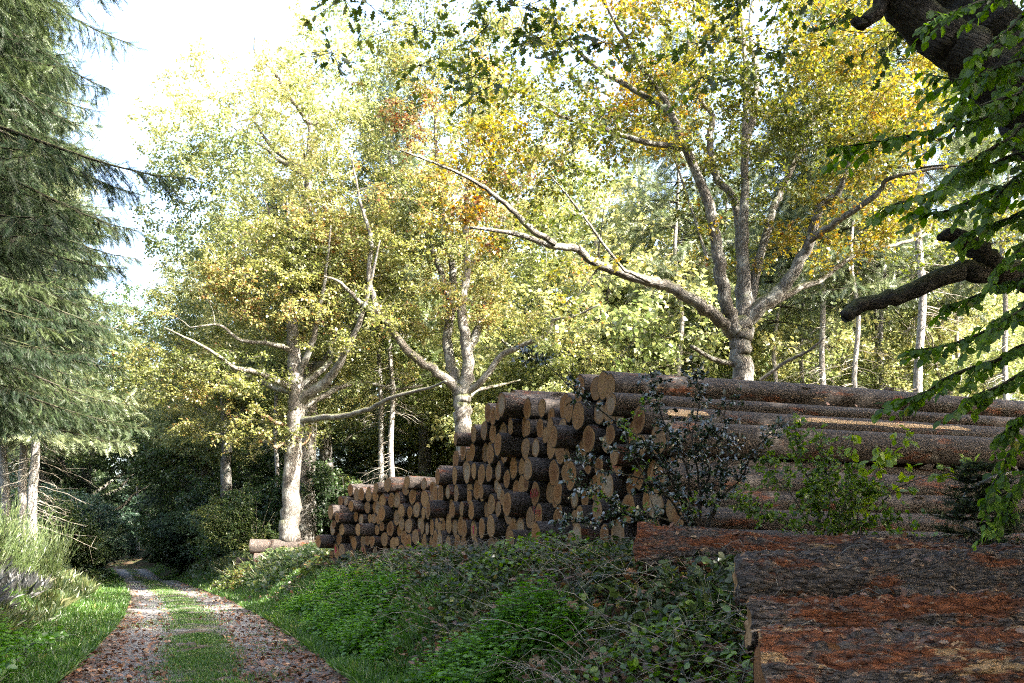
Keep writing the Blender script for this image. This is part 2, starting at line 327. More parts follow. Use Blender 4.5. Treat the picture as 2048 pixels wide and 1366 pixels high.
def tube(mb, pts, rad, sides=8, wob=0.0, cap=True):
    pts = np.asarray(pts, float); n = len(pts); rad = np.asarray(rad, float)
    tan = unit(np.gradient(pts, axis=0)); ref = np.array([1.0, 0.1, 0]) if abs(tan[0, 2]) > .6 else np.array([0, 0, 1.0])
    u = ref - tan[0] * ref.dot(tan[0]); u /= np.linalg.norm(u); U = [u]
    for i in range(1, n):
        u = U[-1] - tan[i] * U[-1].dot(tan[i]); U.append(u / max(np.linalg.norm(u), 1e-6))
    U = np.array(U); W = np.cross(tan, U); a = np.linspace(0, 2 * np.pi, sides, endpoint=False)
    ca, sa = np.cos(a), np.sin(a); ln = np.concatenate([[0], np.cumsum(np.linalg.norm(np.diff(pts, axis=0), axis=1))])
    rr = rad[:, None] * np.ones(sides)
    co = np.stack([rr * ca, rr * sa, ln[:, None] * np.ones(sides)], -1).reshape(-1, 3); co = co + rng.uniform(0, 50)
    if wob: rr = rr * (1 + wob * (vnoise(np.stack([ca[None] * 1.3 + 0 * rr, sa[None] * 1.3 + 0 * rr, ln[:, None] * 1.2 + 0 * rr], -1).reshape(-1, 3), int(rng.integers(50))).reshape(rr.shape) - .5) * 2)
    V = (pts[:, None] + rr[..., None] * (ca[None, :, None] * U[:, None] + sa[None, :, None] * W[:, None])).reshape(-1, 3)
    i = np.arange(n - 1)[:, None] * sides; j = np.arange(sides)[None]; k = (j + 1) % sides
    Fq = np.stack([i + j, i + k, i + sides + k, i + sides + j], -1).reshape(-1, 4)
    fs = [Fq]
    if cap and rad[-1] > .006: fs.append((np.arange(sides) + (n - 1) * sides)[None])
    mb.add(V, fs, .5, co)
def cones(mb, p0, p1, r0, r1, tint=.5):
    p0 = np.asarray(p0, float); p1 = np.asarray(p1, float); n = len(p0)
    if n == 0: return
    d = unit(p1 - p0); ref = np.where(np.abs(d[:, 2:3]) > .8, np.array([[1.0, 0, 0]]), np.array([[0, 0, 1.0]]))
    u = unit(np.cross(d, ref)); w = np.cross(d, u); V = np.empty((n, 6, 3))
    for k in range(3):
        a = 2 * np.pi * k / 3; o = math.cos(a) * u + math.sin(a) * w
        V[:, k] = p0 + o * np.reshape(r0, (-1, 1)); V[:, 3 + k] = p1 + o * np.reshape(r1, (-1, 1))
    b = np.arange(n)[:, None, None] * 6; f = np.array([[0, 1, 4, 3], [1, 2, 5, 4], [2, 0, 3, 5]])
    mb.add(V, (b + f).reshape(-1, 4), .5)
# leaf outlines: x across, y along the leaf, z off the blade
KITE = (np.array([[0, 0, 0], [.36, .5, .07], [0, 1, -.06], [-.36, .5, .07]]), [np.array([[0, 1, 2, 3]])])
OVAL = (np.array([[0, 0, 0], [.25, .22, .05], [.34, .55, .07], [.16, .86, .0], [0, 1, -.08], [-.16, .86, .0], [-.34, .55, .07], [-.25, .22, .05], [0, .55, 0]]), [np.array([[0, 1, 2, 8], [8, 2, 3, 4], [0, 8, 6, 7], [8, 4, 5, 6]])])
OAKL = (np.array([[0, 0, 0], [.10, .12, .02], [.24, .26, .05], [.13, .36, .02], [.36, .52, .06], [.18, .62, .02], [.30, .78, .04], [.12, .86, .0], [.10, .99, -.06], [0, 1, -.06],
    [-.10, .99, -.06], [-.12, .86, 0], [-.30, .78, .04], [-.18, .62, .02], [-.36, .52, .06], [-.13, .36, .02], [-.24, .26, .05], [-.10, .12, .02], [0, .36, 0], [0, .62, 0], [0, .86, -.03]]),
    [np.array([[0, 1, 3, 18], [1, 2, 3, 3], [3, 5, 19, 18], [3, 4, 5, 5], [5, 7, 20, 19], [5, 6, 7, 7], [7, 8, 9, 20], [0, 18, 15, 17], [17, 15, 16, 16], [18, 19, 13, 15], [15, 13, 14, 14], [19, 20, 11, 13], [13, 11, 12, 12], [20, 9, 10, 11]])])
OAKL = (OAKL[0], [np.array([f for f in OAKL[1][0] if len(set(f)) == 4]), np.array([f[:3] for f in OAKL[1][0] if len(set(f)) == 3])])
BLADE = (np.array([[-.5, 0, 0], [.5, 0, 0], [.3, .6, .15], [0, 1, .45]]), [np.array([[0, 1, 2, 3]])])
_o = [OVAL[0] * [.95, .8, .8]]
for sgn in (-1, 1):
    c, s_ = math.cos(sgn * 1.15), math.sin(sgn * 1.15); q = OVAL[0] * [.9, .75, .8]
    _o.append(np.stack([q[:, 0] * c - q[:, 1] * s_ , q[:, 0] * s_ + q[:, 1] * c, q[:, 2] - .05], -1))
TRIFOL = (np.concatenate(_o), [np.concatenate([OVAL[1][0] + 9 * k for k in range(3)])])
def fishbone(n, wid, tri=.055):
    V, Fs = [], []
    for k in range(n):
        y = k / n
        for sg in (-1, 1):
            b = len(V); w = wid * (1 - .55 * y) * (1 if k else .7)
            V += [[0, y, 0], [0, y + tri, 0], [sg * w, y + .13, -.03 - .05 * (k % 2)]]; Fs.append([b, b + 1, b + 2])
    b = len(V); V += [[-.012, 0, 0], [.012, 0, 0], [0, 1.0, 0]]; Fs.append([b, b + 1, b + 2])
    return np.array(V), [np.array(Fs)]
SPRAY = fishbone(7, .30, .09); SPRAYF = fishbone(12, .22, .05)
def leaves(mb, tmpl, pos, d, nrm, size, tint, wid=1.0):
    T, Fs = tmpl; n = len(pos)
    if n == 0: return
    d = unit(np.asarray(d, float)); s = unit(np.cross(d, nrm)); nn = np.cross(s, d); size = np.broadcast_to(size, (n,))[:, None, None]
    V = pos[:, None] + size * (wid * T[None, :, 0:1] * s[:, None] + T[None, :, 1:2] * d[:, None] + T[None, :, 2:3] * nn[:, None])
    b = np.arange(n)[:, None, None] * len(T)
    mb.add(V.reshape(-1, 3), [(b + f[None]).reshape(-1, f.shape[1]) for f in Fs], np.repeat(np.clip(tint, 0, 1), len(T)))
def rdir(n, zs=1.0):
    v = rng.normal(0, 1, (n, 3)); v[:, 2] *= zs; return unit(v)
def upn(n, j=.6): return unit(np.array([0, 0, 1.0]) + rng.normal(0, j, (n, 3)))

# ------------------------------------------------------------------ crowns on limbs
def crown_points(ells, n, thr_=.0, sc=.6, seed=3):
    w = np.array([e[1][0] * e[1][1] * e[1][2] for e in ells]); w = w / w.sum(); out = []
    for (c, r), k in zip(ells, (w * n * 1.6).astype(int) + 1):
        v = rdir(k) * (rng.uniform(.04, 1, (k, 1)) ** (1 / 3.0)); out.append(np.array(c) + v * np.array(r))
    p = np.concatenate(out); nz = fbm(p * sc, 2, seed); p = p[nz > np.quantile(nz, thr_)] if thr_ > 0 else p
    rng.shuffle(p); return p[:n]
def grow(limbs, clumps, skel_min=0.0, sag=.12, rmax=.07):
    """joins every clump to the nearest wood by a curved branch; returns branch polylines"""
    sp, sr = [], []
    for pts, rad in limbs:
        k = pts[:, 2] > skel_min; sp.append(pts[k]); sr.append(rad[k])
    sp = np.concatenate(sp); sr = np.concatenate(sr); N0 = len(sp); cap = N0 + len(clumps) * 4
    S = np.zeros((cap, 3)); S[:N0] = sp; SR = np.zeros(cap); SR[:N0] = sr; n = N0
    d0 = np.array([np.min(np.linalg.norm(sp - c, axis=1)) for c in clumps]); order = np.argsort(d0); out = []
    for ci in order:
        c = clumps[ci]; dv = S[:n] - c; dist = np.linalg.norm(dv, axis=1); cost = dist + np.maximum(dv[:, 2], 0) * .5
        j = int(np.argmin(cost)); a = S[j]; ln = dist[j]
        if ln < .12: continue
        r0 = min(SR[j] * .65, .010 + .013 * ln, rmax); t = np.linspace(0, 1, 5)[:, None]
        bend = rng.normal(0, .12, 3) * ln + np.array([0, 0, sag * ln]); pts = a + (c - a) * t + bend * np.sin(np.pi * t) * .7
        rad = r0 + (.004 - r0) * t[:, 0] ** .8; out.append((pts, rad)); S[n:n + 4] = pts[1:]; SR[n:n + 4] = rad[1:]; n += 4
    return out
def foliage(mb_leaf, mb_twig, clumps, nl, cr, size, tmpl, tint_base, tint_var=.16, flat=.42, droop=.25, ntw=6, hang=0.0):
    nc = len(clumps); c = np.repeat(clumps, ntw, 0); d = rdir(nc * ntw, flat); d[:, 2] += rng.uniform(-.25, .2, len(d)); d = unit(d)
    ln = cr * rng.uniform(.55, 1.15, (len(d), 1)); tip = c + d * ln; tip[:, 2] -= droop * ln[:, 0] * .5
    if mb_twig is not None: cones(mb_twig, c, tip, np.full(len(c), .0055), np.full(len(c), .002))
    per = max(1, nl // ntw); k = np.repeat(np.arange(len(c)), per); t = rng.uniform(.15, 1.05, (len(k), 1))
    pos = c[k] + (tip[k] - c[k]) * t + rng.normal(0, cr * .10, (len(k), 3))
    ld = unit(d[k] * .7 + rdir(len(k), .6) * .9 + np.array([0, 0, -droop - hang]))
    leaves(mb_leaf, tmpl, pos, ld, upn(len(k), .55), size * rng.uniform(.7, 1.25, len(k)), np.repeat(tint_base, ntw * per) + rng.normal(0, tint_var, len(k)))
def tree(name, label, cat, limbs, ells, ncl, nl, cr, size, tmpl, leafm, barkm, tint, base, group=None, thr_=.25, sides=12, zmin=0, nt=6, extra=None, hang=0.0, tint_var=.16, cs=.5, sag=.12):
    """limbs: list of (points, radii); the first is the trunk. All coordinates are in the world, the thing's origin is its foot."""
    base = np.asarray(base, float); root = thing(name, label, cat, base, group)
    L_ = [smooth_line(p - base, r, 5, .10 if i == 0 else .15) for i, (p, r) in enumerate(limbs)]
    for i, (p, r) in enumerate(L_):
        mb = MB(); tube(mb, p, r, sides if i == 0 else max(6, sides - 3), wob=.10 if r[0] > .05 else 0); mb.build("trunk" if i == 0 else "limb", barkm, root)
    cl = crown_points([(np.asarray(c) - base, r) for c, r in ells], ncl, thr_, cs, seed=int(rng.integers(40)))
    br = grow(L_, cl, zmin - base[2], sag)
    mb = MB()
    for p, r in br: tube(mb, p, r, 5 if r[0] > .02 else 3, cap=False)
    ml = MB(); tb = tint(cl + base) if callable(tint) else np.full(len(cl), tint)
    foliage(ml, mb, cl, nl, cr, size, tmpl, tb, ntw=nt, hang=hang, tint_var=tint_var)
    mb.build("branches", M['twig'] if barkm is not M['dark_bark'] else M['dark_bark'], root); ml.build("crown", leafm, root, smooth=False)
    return root

# ------------------------------------------------------------------ ground and track
def build_ground():
    xs = np.concatenate([np.arange(-260, -60, 8.0), np.arange(-60, -16, .7), np.arange(-16, 14, .22), np.arange(14, 50, 1.0), np.arange(50, 261, 10.0)])
    ys = np.concatenate([np.arange(-60, -6, 4.0), np.arange(-6, 4, .5), np.arange(4, 42, .25), np.arange(42, 110, .7), np.arange(110, 400, 8.0)])
    X, Y = np.meshgrid(xs, ys); Z = ground_z(X, Y); V = np.stack([X, Y, Z], -1).reshape(-1, 3); w = len(xs)
    i = np.arange(len(ys) - 1)[:, None] * w + np.arange(w - 1)[None]
    mb = MB(); mb.add(V, np.stack([i, i + 1, i + w + 1, i + w], -1).reshape(-1, 4)); tag(mb.build("ground", M['soil']), kind="structure")
    ys = np.concatenate([np.arange(-12, 45, .12), np.arange(45, 150, .35)]); ds = np.linspace(-2.15, 2.15, 44)
    D, Y = np.meshgrid(ds, ys); X = xy_from(D, Y); Z = ground_z(X, Y, False) + .012 - .35 * np.maximum(np.abs(D) - 1.85, 0)
    nz = fbm(np.stack([X * .8, Y * .8, 0 * X], -1).reshape(-1, 3), 3, 9).reshape(X.shape)
    rut = np.exp(-((np.abs(D) - .95) / .42) ** 2); Z += -.04 * rut + (nz - .5) * .04 + .035 * np.exp(-(D / .35) ** 2)
    V = np.stack([X, Y, Z], -1).reshape(-1, 3); w = len(ds); i = np.arange(len(ys) - 1)[:, None] * w + np.arange(w - 1)[None]
    mb = MB(); mb.add(V, np.stack([i, i + 1, i + w + 1, i + w], -1).reshape(-1, 4), (rut * .85 + .15 * nz).ravel())
    tag(mb.build("forest_track", M['track']), kind="structure")
build_ground()

# ------------------------------------------------------------------ logs
ORD = "first second third fourth fifth sixth seventh eighth ninth tenth eleventh twelfth thirteenth fourteenth fifteenth sixteenth seventeenth eighteenth nineteenth twentieth".split()
def ordinal(n):
    if n < 20: return ORD[n]
    t, u = divmod(n + 1, 10); tens = {2: "twenty", 3: "thirty"}[t]
    return tens + "-" + ORD[u - 1] if u else {2: "twentieth", 3: "thirtieth"}[t]
def log_variant(k, L=9.2):
    g = np.random.default_rng(100 + k); S, n = 28, 30
    a = np.linspace(0, 2 * np.pi, S, endpoint=False); z = np.concatenate([[0], np.linspace(.03, L - .03, n - 2), [L]])
    lobe = 1 + .07 * np.cos(a - g.uniform(0, 6)) * 0 + .05 * np.cos(2 * a + g.uniform(0, 6)) + .04 * np.cos(3 * a + g.uniform(0, 6)) + .02 * np.cos(5 * a + g.uniform(0, 6))
    if k % 4 == 1: lobe = lobe * (1 - .16 * np.clip(np.cos(a - g.uniform(0, 6)) - .75, 0, 1) * 4 * .5)
    A, Z = np.meshgrid(a, z); p = np.stack([np.cos(A) * 2.2, np.sin(A) * 2.2, Z * 2.2], -1).reshape(-1, 3)
    rr = (lobe[None] * (1 - .012 * Z) * (1 + .05 * (vnoise(p, k) - .5) + .03 * (vnoise(p * 2.7, k + 9) - .5)).reshape(A.shape)); rr[0] *= .985; rr[-1] *= .985
    bd = g.uniform(.05, .22) * np.sin(np.pi * Z / L) + .06 * np.sin(2.3 * np.pi * Z / L + k) * np.sin(np.pi * Z / L); ba = g.uniform(0, 6.28)
    V = np.stack([rr * np.cos(A) + bd * math.cos(ba), rr * np.sin(A) + bd * math.sin(ba), Z], -1).reshape(-1, 3)
    i = np.arange(n - 1)[:, None] * S; j = np.arange(S)[None]; q = (j + 1) % S
    mb = MB(); mb.add(V, np.stack([i + j, i + q, i + S + q, i + S + j], -1).reshape(-1, 4))
    e = np.stack([.93 * rr[0] * np.cos(a), .93 * rr[0] * np.sin(a), 0 * a], -1); o = np.stack([rr[0] * np.cos(a), rr[0] * np.sin(a), 0 * a], -1)
    jj = np.arange(S); mb.add(np.concatenate([o, e]), np.stack([(jj + 1) % S, jj, S + jj, S + (jj + 1) % S], -1))
    mb.add(np.stack([rr[-1] * np.cos(a), rr[-1] * np.sin(a), 0 * a + L], -1), np.arange(S)[None])
    for _ in range(7 if L > 6 else 4):
        zz = g.uniform(.4, L - .2); aa = g.uniform(0, 6.28); bz = g.uniform(.10, .22); i0 = np.interp(zz, z, np.sin(np.pi * z / L)) * .13
        tube(mb, np.array([[math.cos(aa) * f, math.sin(aa) * f, zz + (f - .9) * .25] for f in (.9, 1.06, 1.06 + bz)]), [.13, .10, .075], 6)
    b = mb.build("log_body", M['log_bark']); me = b.data; bpy.data.objects.remove(b)
    rings = np.array([0, .25, .5, .75, 1.0]); Vd = [[0, 0, -.004]]
    for r in rings[1:]: Vd += list(np.stack([.93 * r * rr[0] * np.cos(a), .93 * r * rr[0] * np.sin(a), -.004 - .010 * np.cos(a * 1 + k) * r * (1 - r)], -1))
    Fd = [np.stack([0 * jj, 1 + (jj + 1) % S, 1 + jj], -1)]
    for m_ in range(3): Fd.append(np.stack([1 + m_ * S + jj, 1 + m_ * S + (jj + 1) % S, 1 + (m_ + 1) * S + (jj + 1) % S, 1 + (m_ + 1) * S + jj], -1))
    md = MB(); md.add(np.array(Vd), Fd); d = md.build("log_cut", M['cut'], smooth=False); de = d.data; bpy.data.objects.remove(d)
    return me, de, lobe
LOGV = [log_variant(k) for k in range(10)]
LOGV_S = [log_variant(k, 4.6) for k in range(6)]
ALL_LOGS = []
def axis_matrix(az, end, roll, tilt=0.0):
    ax = Vector((math.sin(az) * math.cos(tilt), math.cos(az) * math.cos(tilt), math.sin(tilt))); up = Vector((0, 0, 1)); u = ax.cross(up).normalized(); w = u.cross(ax)
    return Matrix((( -u.x, w.x, ax.x, end[0]), (-u.y, w.y, ax.y, end[1]), (-u.z, w.z, ax.z, end[2]), (0, 0, 0, 1))) @ Matrix.Rotation(roll, 4, 'Z')
def place_log(end, r, az, label, group, var, roll, tilt=0.0):
    me, de, _ = var
    o = bpy.data.objects.new("felled_log", me); COL.objects.link(o); o.matrix_world = axis_matrix(az, end, roll, tilt) @ Matrix.Diagonal((r, r, 1, 1))
    tag(o, label, "log", group)
    d = bpy.data.objects.new("cut_end", de); COL.objects.link(d); d.parent = o
    ALL_LOGS.append((o, np.array(end), r, az, roll)); return o
def pile(org, ddir, az, rows, dia, group, where, variants, base_z, jit):
    """rows: (s0, s1) per row along ddir from the near end; each log drops onto the row below"""
    prev, g = [], random.Random(int(az * 1000))
    for k, (s0, s1) in enumerate(rows):
        row, s, r_last = [], s0, 0; items = []
        while s < s1:
            r = g.uniform(*dia) * .5 * (1.12 if k == 0 else 1); s += r + r_last + (g.uniform(0, .02) if g.random() < .8 else g.uniform(.04, .16)); r_last = r; items.append((s - r * 0, r))
        for (sc_, r) in items:
            z = r + (base_z(sc_) if k == 0 else 0)
            if k:
                z = base_z(sc_) + r
                for (ps, pz, pr) in prev:
                    dx = abs(ps - sc_)
                    if dx < (pr + r) * .97: z = max(z, pz + math.sqrt((pr + r) ** 2 - dx * dx) * .985)
            row.append((sc_, z, r))
        n = len(row)
        for q, (sc_, z, r) in enumerate(sorted(row, key=lambda t: -t[0])):
            off = g.gauss(0, jit) - (g.uniform(.1, .45) if g.random() < .14 else 0); ax = np.array([math.sin(az), math.cos(az), 0])
            e = np.array(org) + np.array(ddir) * sc_ + ax * off; e[2] = z
            big = "thick " if r > dia[1] * .46 else ("thin " if r < dia[0] * .56 else "")
            place_log(e, r, az + g.gauss(0, .008), f"{big}log {ordinal(q)} from the left, {ordinal(k)} layer up in {where}", group, g.choice(variants), g.uniform(0, 6.28))
        prev = row
AZ1 = R(70.0); D1 = np.array([-.342, .940, 0])
pile((1.86, 13.5, 0), D1, AZ1, [(-2.6, 12.7), (-2.1, 12.2), (-1.6, 11.5), (-1.1, 10.7), (-.6, 9.9), (-.1, 9.0), (.4, 8.0), (.8, 6.9)], (.29, .49),
     "logs in the long near stack", "the long near stack", LOGV, lambda s: 1.22 + .045 * max(s, -1), .07)
AZ2 = R(56.0); D2 = np.array([-.559, .829, 0])
pile((-1.75, 24.2, 0), D2, AZ2, [(-.4, 6.1), (-.3, 6.0), (-.2, 5.9), (-.1, 5.7), (.0, 5.6), (.1, 5.3), (.2, 4.9)], (.27, .44),
     "logs in the shorter far stack", "the shorter far stack", LOGV_S, lambda s: 1.15, .08)

# spray paint on log ends: strokes in the plane of the sawn face
GLY = {'6': [[(.7, 1), (.3, .7), (.1, .3), (.3, .02), (.65, .12), (.65, .4), (.35, .5), (.12, .3)]], ',': [[(.35, .12), (.2, -.22)]], '0': [[(.4, 1), (.12, .75), (.1, .25), (.4, 0), (.68, .25), (.66, .75), (.4, 1)]],
       'm': [[(.0, 0), (.05, .5)], [(.05, .4), (.25, .52), (.32, .35), (.32, 0)], [(.32, .38), (.55, .52), (.64, .35), (.66, 0)]], 'F': [[(.1, 0), (.12, 1)], [(.12, 1), (.75, 1.02)], [(.12, .55), (.6, .57)]], 'i': [[(.3, 0), (.32, .5)], [(.34, .7), (.36, .78)]],
       'x': [[(.1, 0), (.6, .52)], [(.1, .52), (.6, 0)]], 'l': [[(.3, 0), (.32, 1)]], 'g': [[(.6, .42), (.3, .52), (.1, .25), (.3, .04), (.6, .2)], [(.62, .52), (.6, -.3), (.3, -.42), (.1, -.28)]], 's': [[(.55, .45), (.25, .52), (.15, .32), (.5, .2), (.4, .0), (.1, .06)]]}
def ribbon(mb, pts, w, r):
    p, _ = smooth_line(np.c_[np.array(pts, float), 0 * np.zeros(len(pts))], np.ones(len(pts)), 5); t = unit(np.gradient(p, axis=0)); nrm = np.stack([-t[:, 1], t[:, 0], 0 * t[:, 0]], -1)
    ww = w * (1 + .3 * np.sin(np.arange(len(p)) * 1.7))[:, None]; V = np.concatenate([p + nrm * ww, p - nrm * ww]); n = len(p); i = np.arange(n - 1)
    mb.add(V, np.stack([i, i + 1, n + i + 1, n + i], -1))
def paint(px, py, strokes, m, w, label_add, scale):
    """strokes in units of the log's radius, x to the viewer's right, y up"""
    best = min(ALL_LOGS, key=lambda t: math.hypot((t[1][0] / t[1][1] * F + CX) - px, (HY - (t[1][2] - H) / t[1][1] * F) - py))
    o, end, r, az, roll = best; mb = MB()
    for s in strokes: ribbon(mb, [(a * scale, b * scale) for a, b in s], w, r)
    q = mb.build("paint_mark", m, smooth=False); q.parent = o; ax = np.array([math.sin(az), math.cos(az), 0])
    q.matrix_parent_inverse = Matrix.Identity(4); q.matrix_basis = Matrix.Rotation(-roll, 4, 'Z') @ Matrix.Translation((0, 0, -.016)) @ Matrix.Diagonal((-1, 1, 1, 1))
    o['label'] = o['label'].split('log ')[0] + 'log ' + label_add + ', ' + o['label'].split(', ', 1)[1]
def word(t, adv=.62, x0=None, y0=-.2, hgt=.62, slope=0.0):
    x = x0 if x0 is not None else -.5 * adv * len(t) * hgt; out = []
    for c in t:
        for s in GLY[c]: out.append([(x + a * hgt * .8, y0 + b * hgt + slope * x) for a, b in s])
        x += adv * hgt * (.55 if c in ',il' else 1)
    return out
loop = [[(.62 * math.cos(t), .9 * math.sin(t)) for t in np.linspace(0, 6.2, 14)], [(-.1, .4), (.0, -.2)], [(-.3, .0), (.0, .5), (.15, -.3)]]
blob = lambda s: [[(a + g_.uniform(-.15, .15), b + g_.uniform(-.3, .3)) for a, b in ((-.2, .3), (.1, .2), (-.1, -.1), (.2, -.3), (0, .1))] for g_ in [random.Random(s)]]
paint(1050, 1002, word("6,00m", hgt=.55), M['red_paint'], .035, "marked 6,00m", 1.15)
paint(1080, 1012, word("Fixlgs", hgt=.55, y0=.1), M['red_paint'], .035, "marked Fixlgs", 1.1)
paint(1228, 945, word("6,00m", hgt=.5), M['red_paint'], .035, "with red figures", 1.1)
paint(1385, 965, loop, M['pink_paint'], .04, "with pink loop", .8)
paint(1318, 966, blob(3), M['pink_paint'], .09, "with pink blotches", .9)
paint(1206, 1008, blob(4), M['red_paint'], .09, "with red blotch", .8)
paint(940, 1068, blob(5), M['pink_paint'], .09, "with pink smear", .8)
paint(674, 1095, blob(6), M['pink_paint'], .12, "with pink stripe", 1.2)
paint(682, 1125, blob(7), M['pink_paint'], .12, "with bright pink stripe", 1.2)
paint(724, 1095, blob(8), M['red_paint'], .1, "with red stripe", 1.0)

def big_log(foot, az, tilt, L, r0, r1, seed, label, flare=.06, rnd=0.0, bark=0):
    g = np.random.default_rng(seed); S, n = 150, int(L / .022)
    a = np.linspace(0, 2 * np.pi, S, endpoint=False); z = np.linspace(0, L, n); A, Z = np.meshgrid(a, z)
    r = r0 + (r1 - r0) * Z / L + flare * np.exp(-Z / .35) * (1 + .35 * np.cos(3 * A + seed)); p = np.stack([np.cos(A) * r, np.sin(A) * r, Z], -1).reshape(-1, 3)
    q = p * [26, 26, 10]; warp = (fbm(p * 14, 2, seed + 3) - .5)[:, None] * 1.6; n1 = np.abs(vnoise(q + warp, seed) - .5) * 2; n2 = fbm(p * [50, 50, 30], 2, seed + 5); n3 = fbm(p * [3, 3, 1.6], 3, seed + 7)
    n4 = np.minimum(np.abs(vnoise(p * [13, 13, 5] + warp * .6, seed + 11) - .5) * 5, 1); dd = (np.minimum(n1 * 2.4, 1) * .015 + n4 * .022 + n2 * .016 + (n3 - .5) * .10).reshape(r.shape); lift = .018 * sstep((n3.reshape(r.shape) - .55) / .03) + .012 * sstep((n2.reshape(r.shape) - .56) / .05)
    rr = (r + dd - .030 + lift) * (1 - rnd * np.exp(-Z / .07)); rr[0] -= .01
    V = np.stack([rr * np.cos(A), rr * np.sin(A), Z + (vnoise(np.stack([A * 3, 0 * A, 0 * A], -1).reshape(-1, 3), seed).reshape(A.shape) - .5) * .05 * np.exp(-Z / .05)], -1).reshape(-1, 3)
    i = np.arange(n - 1)[:, None] * S; j = np.arange(S)[None]; k = (j + 1) % S; mb = MB(); mb.add(V, np.stack([i + j, i + k, i + S + k, i + S + j], -1).reshape(-1, 4))
    mb.add(V[-S:], np.arange(S)[None]); o = mb.build("felled_log", NEARB[bark]); o.matrix_world = axis_matrix(az, foot, g.uniform(0, 6), tilt); tag(o, label, "log", "big logs lying on the bank")
    jj = np.arange(S); Vd = [[0, 0, .004]]
    for f in (.5, .985): Vd += list(np.stack([f * rr[0] * np.cos(a), f * rr[0] * np.sin(a), V[:S, 2] * f + .004], -1))
    md = MB(); md.add(np.array(Vd), [np.stack([0 * jj, 1 + (jj + 1) % S, 1 + jj], -1), np.stack([1 + jj, 1 + (jj + 1) % S, 1 + S + (jj + 1) % S, 1 + S + jj], -1)])
    d = md.build("cut_end", M['cut'], o, smooth=False); d.scale = (1, 1, 1)
    return o
AZF = R(99)
big_log((1.30, 10.5, 1.60), AZF, R(-2.3), 9.0, .275, .21, 3, "rust-red log with ragged torn bark sticking out over the bank below the holly")
big_log((3.2, 11.1, 1.62), R(97), R(-1.0), 9.0, .19, .16, 4, "grey-topped log mostly hidden behind the rust-red log on the bank", flare=.0, bark=1)
big_log((1.90, 8.55, 1.36), R(100), R(-1.0), 8.0, .29, .26, 5, "dark log with a rounded grey weathered butt between two other big logs", flare=.02, rnd=.22, bark=2)
big_log((1.64, 6.95, 1.13), R(100), R(0.6), 6.0, .18, .18, 6, "narrow dark log littered with leaves, tucked behind the lowest big log", flare=0, bark=3)
big_log((1.56, 6.3, .80), R(100), R(1.5), 6.0, .335, .33, 7, "lowest and thickest red-brown log with rubbed pale patches, at the bottom corner", flare=.02, bark=4)

def bare_patch(o, L0, L1, a0, a1, seed):
    """a sheet of bare wood lying on a log where the bark came off, ragged at its edge"""
    g = np.random.default_rng(seed); nz, na = 60, 16; Z, A = np.meshgrid(np.linspace(L0, L1, nz), np.linspace(0, 1, na), indexing='ij')
    e0 = a0 + .25 * (vnoise(np.c_[Z[:, 0] * 2.5, 0 * Z[:, 0], 0 * Z[:, 0]], seed) - .5); e1 = a1 + .35 * (vnoise(np.c_[Z[:, 0] * 2.5, 0 * Z[:, 0] + 5, 0 * Z[:, 0]], seed) - .5)
    tp = np.minimum(1, np.minimum(np.linspace(0, 1, nz), np.linspace(1, 0, nz)) * 9) ** .5; md = (e0 + e1) / 2; e0 = md + (e0 - md) * tp; e1 = md + (e1 - md) * tp
    ang = e0[:, None] + (e1 - e0)[:, None] * A; r = 1.045 - .012 * Z
    V = np.stack([np.cos(ang) * r, np.sin(ang) * r, Z], -1).reshape(-1, 3); i = np.arange(nz - 1)[:, None] * na + np.arange(na - 1)[None]
    mb = MB(); mb.add(V, np.stack([i, i + 1, i + na + 1, i + na], -1).reshape(-1, 4)); mb.build("bare_wood", M['bare'], o)
def nearest_log(px, py, k=0):
    c = sorted(ALL_LOGS, key=lambda t: math.hypot((t[1][0] / t[1][1] * F + CX) - px, (HY - (t[1][2] - H) / t[1][1] * F) - py)); return c[k]

for px, py, x0, x1, lo, hi in ((1290, 800, 1570, 1935, -.62, .75), (1290, 800, 1322, 1405, .0, .85), (1265, 790, 1840, 2060, -.7, .1)):
    o, e, r, az, roll = nearest_log(px, py); axv = np.array([math.sin(az), math.cos(az)])
    tt = [(k * e[1] - e[0]) / (axv[0] - k * axv[1]) for k in ((x0 - CX) / F, (x1 - CX) / F)]; v = o.matrix_world.to_3x3().inverted() @ Vector((math.cos(az), -math.sin(az), 0)); u = o.matrix_world.to_3x3().inverted() @ Vector((0, 0, 1))
    a = math.atan2(v.y, v.x); b = math.atan2(u.y, u.x); sg = 1 if math.sin(b - a) > 0 else -1; lims = sorted((a + sg * lo, a + sg * hi)); bare_patch(o, max(.05, tt[0]), min(9.1, tt[1]), lims[0], lims[1], int(x0))

# four logs lying beside the track before the near oak
for e, az, r, lab in (((-11.9, 45.5, 2.1), 84, .33, "weathered log on top of the little heap before the mossy oak"), ((-11.6, 45.1, 1.45), 86, .34, "pale sunlit log at the bottom of the little heap before the mossy oak"),
                      ((-10.0, 43.9, 1.75), 80, .33, "pale-butted log at the right of the little heap before the mossy oak"), ((-12.7, 46.2, 1.4), 88, .2, "thin log poking out left at the foot of the little heap")):
    place_log(np.array(e), r, R(az), lab, "logs heaped beside the track", random.choice(LOGV_S), random.uniform(0, 6))

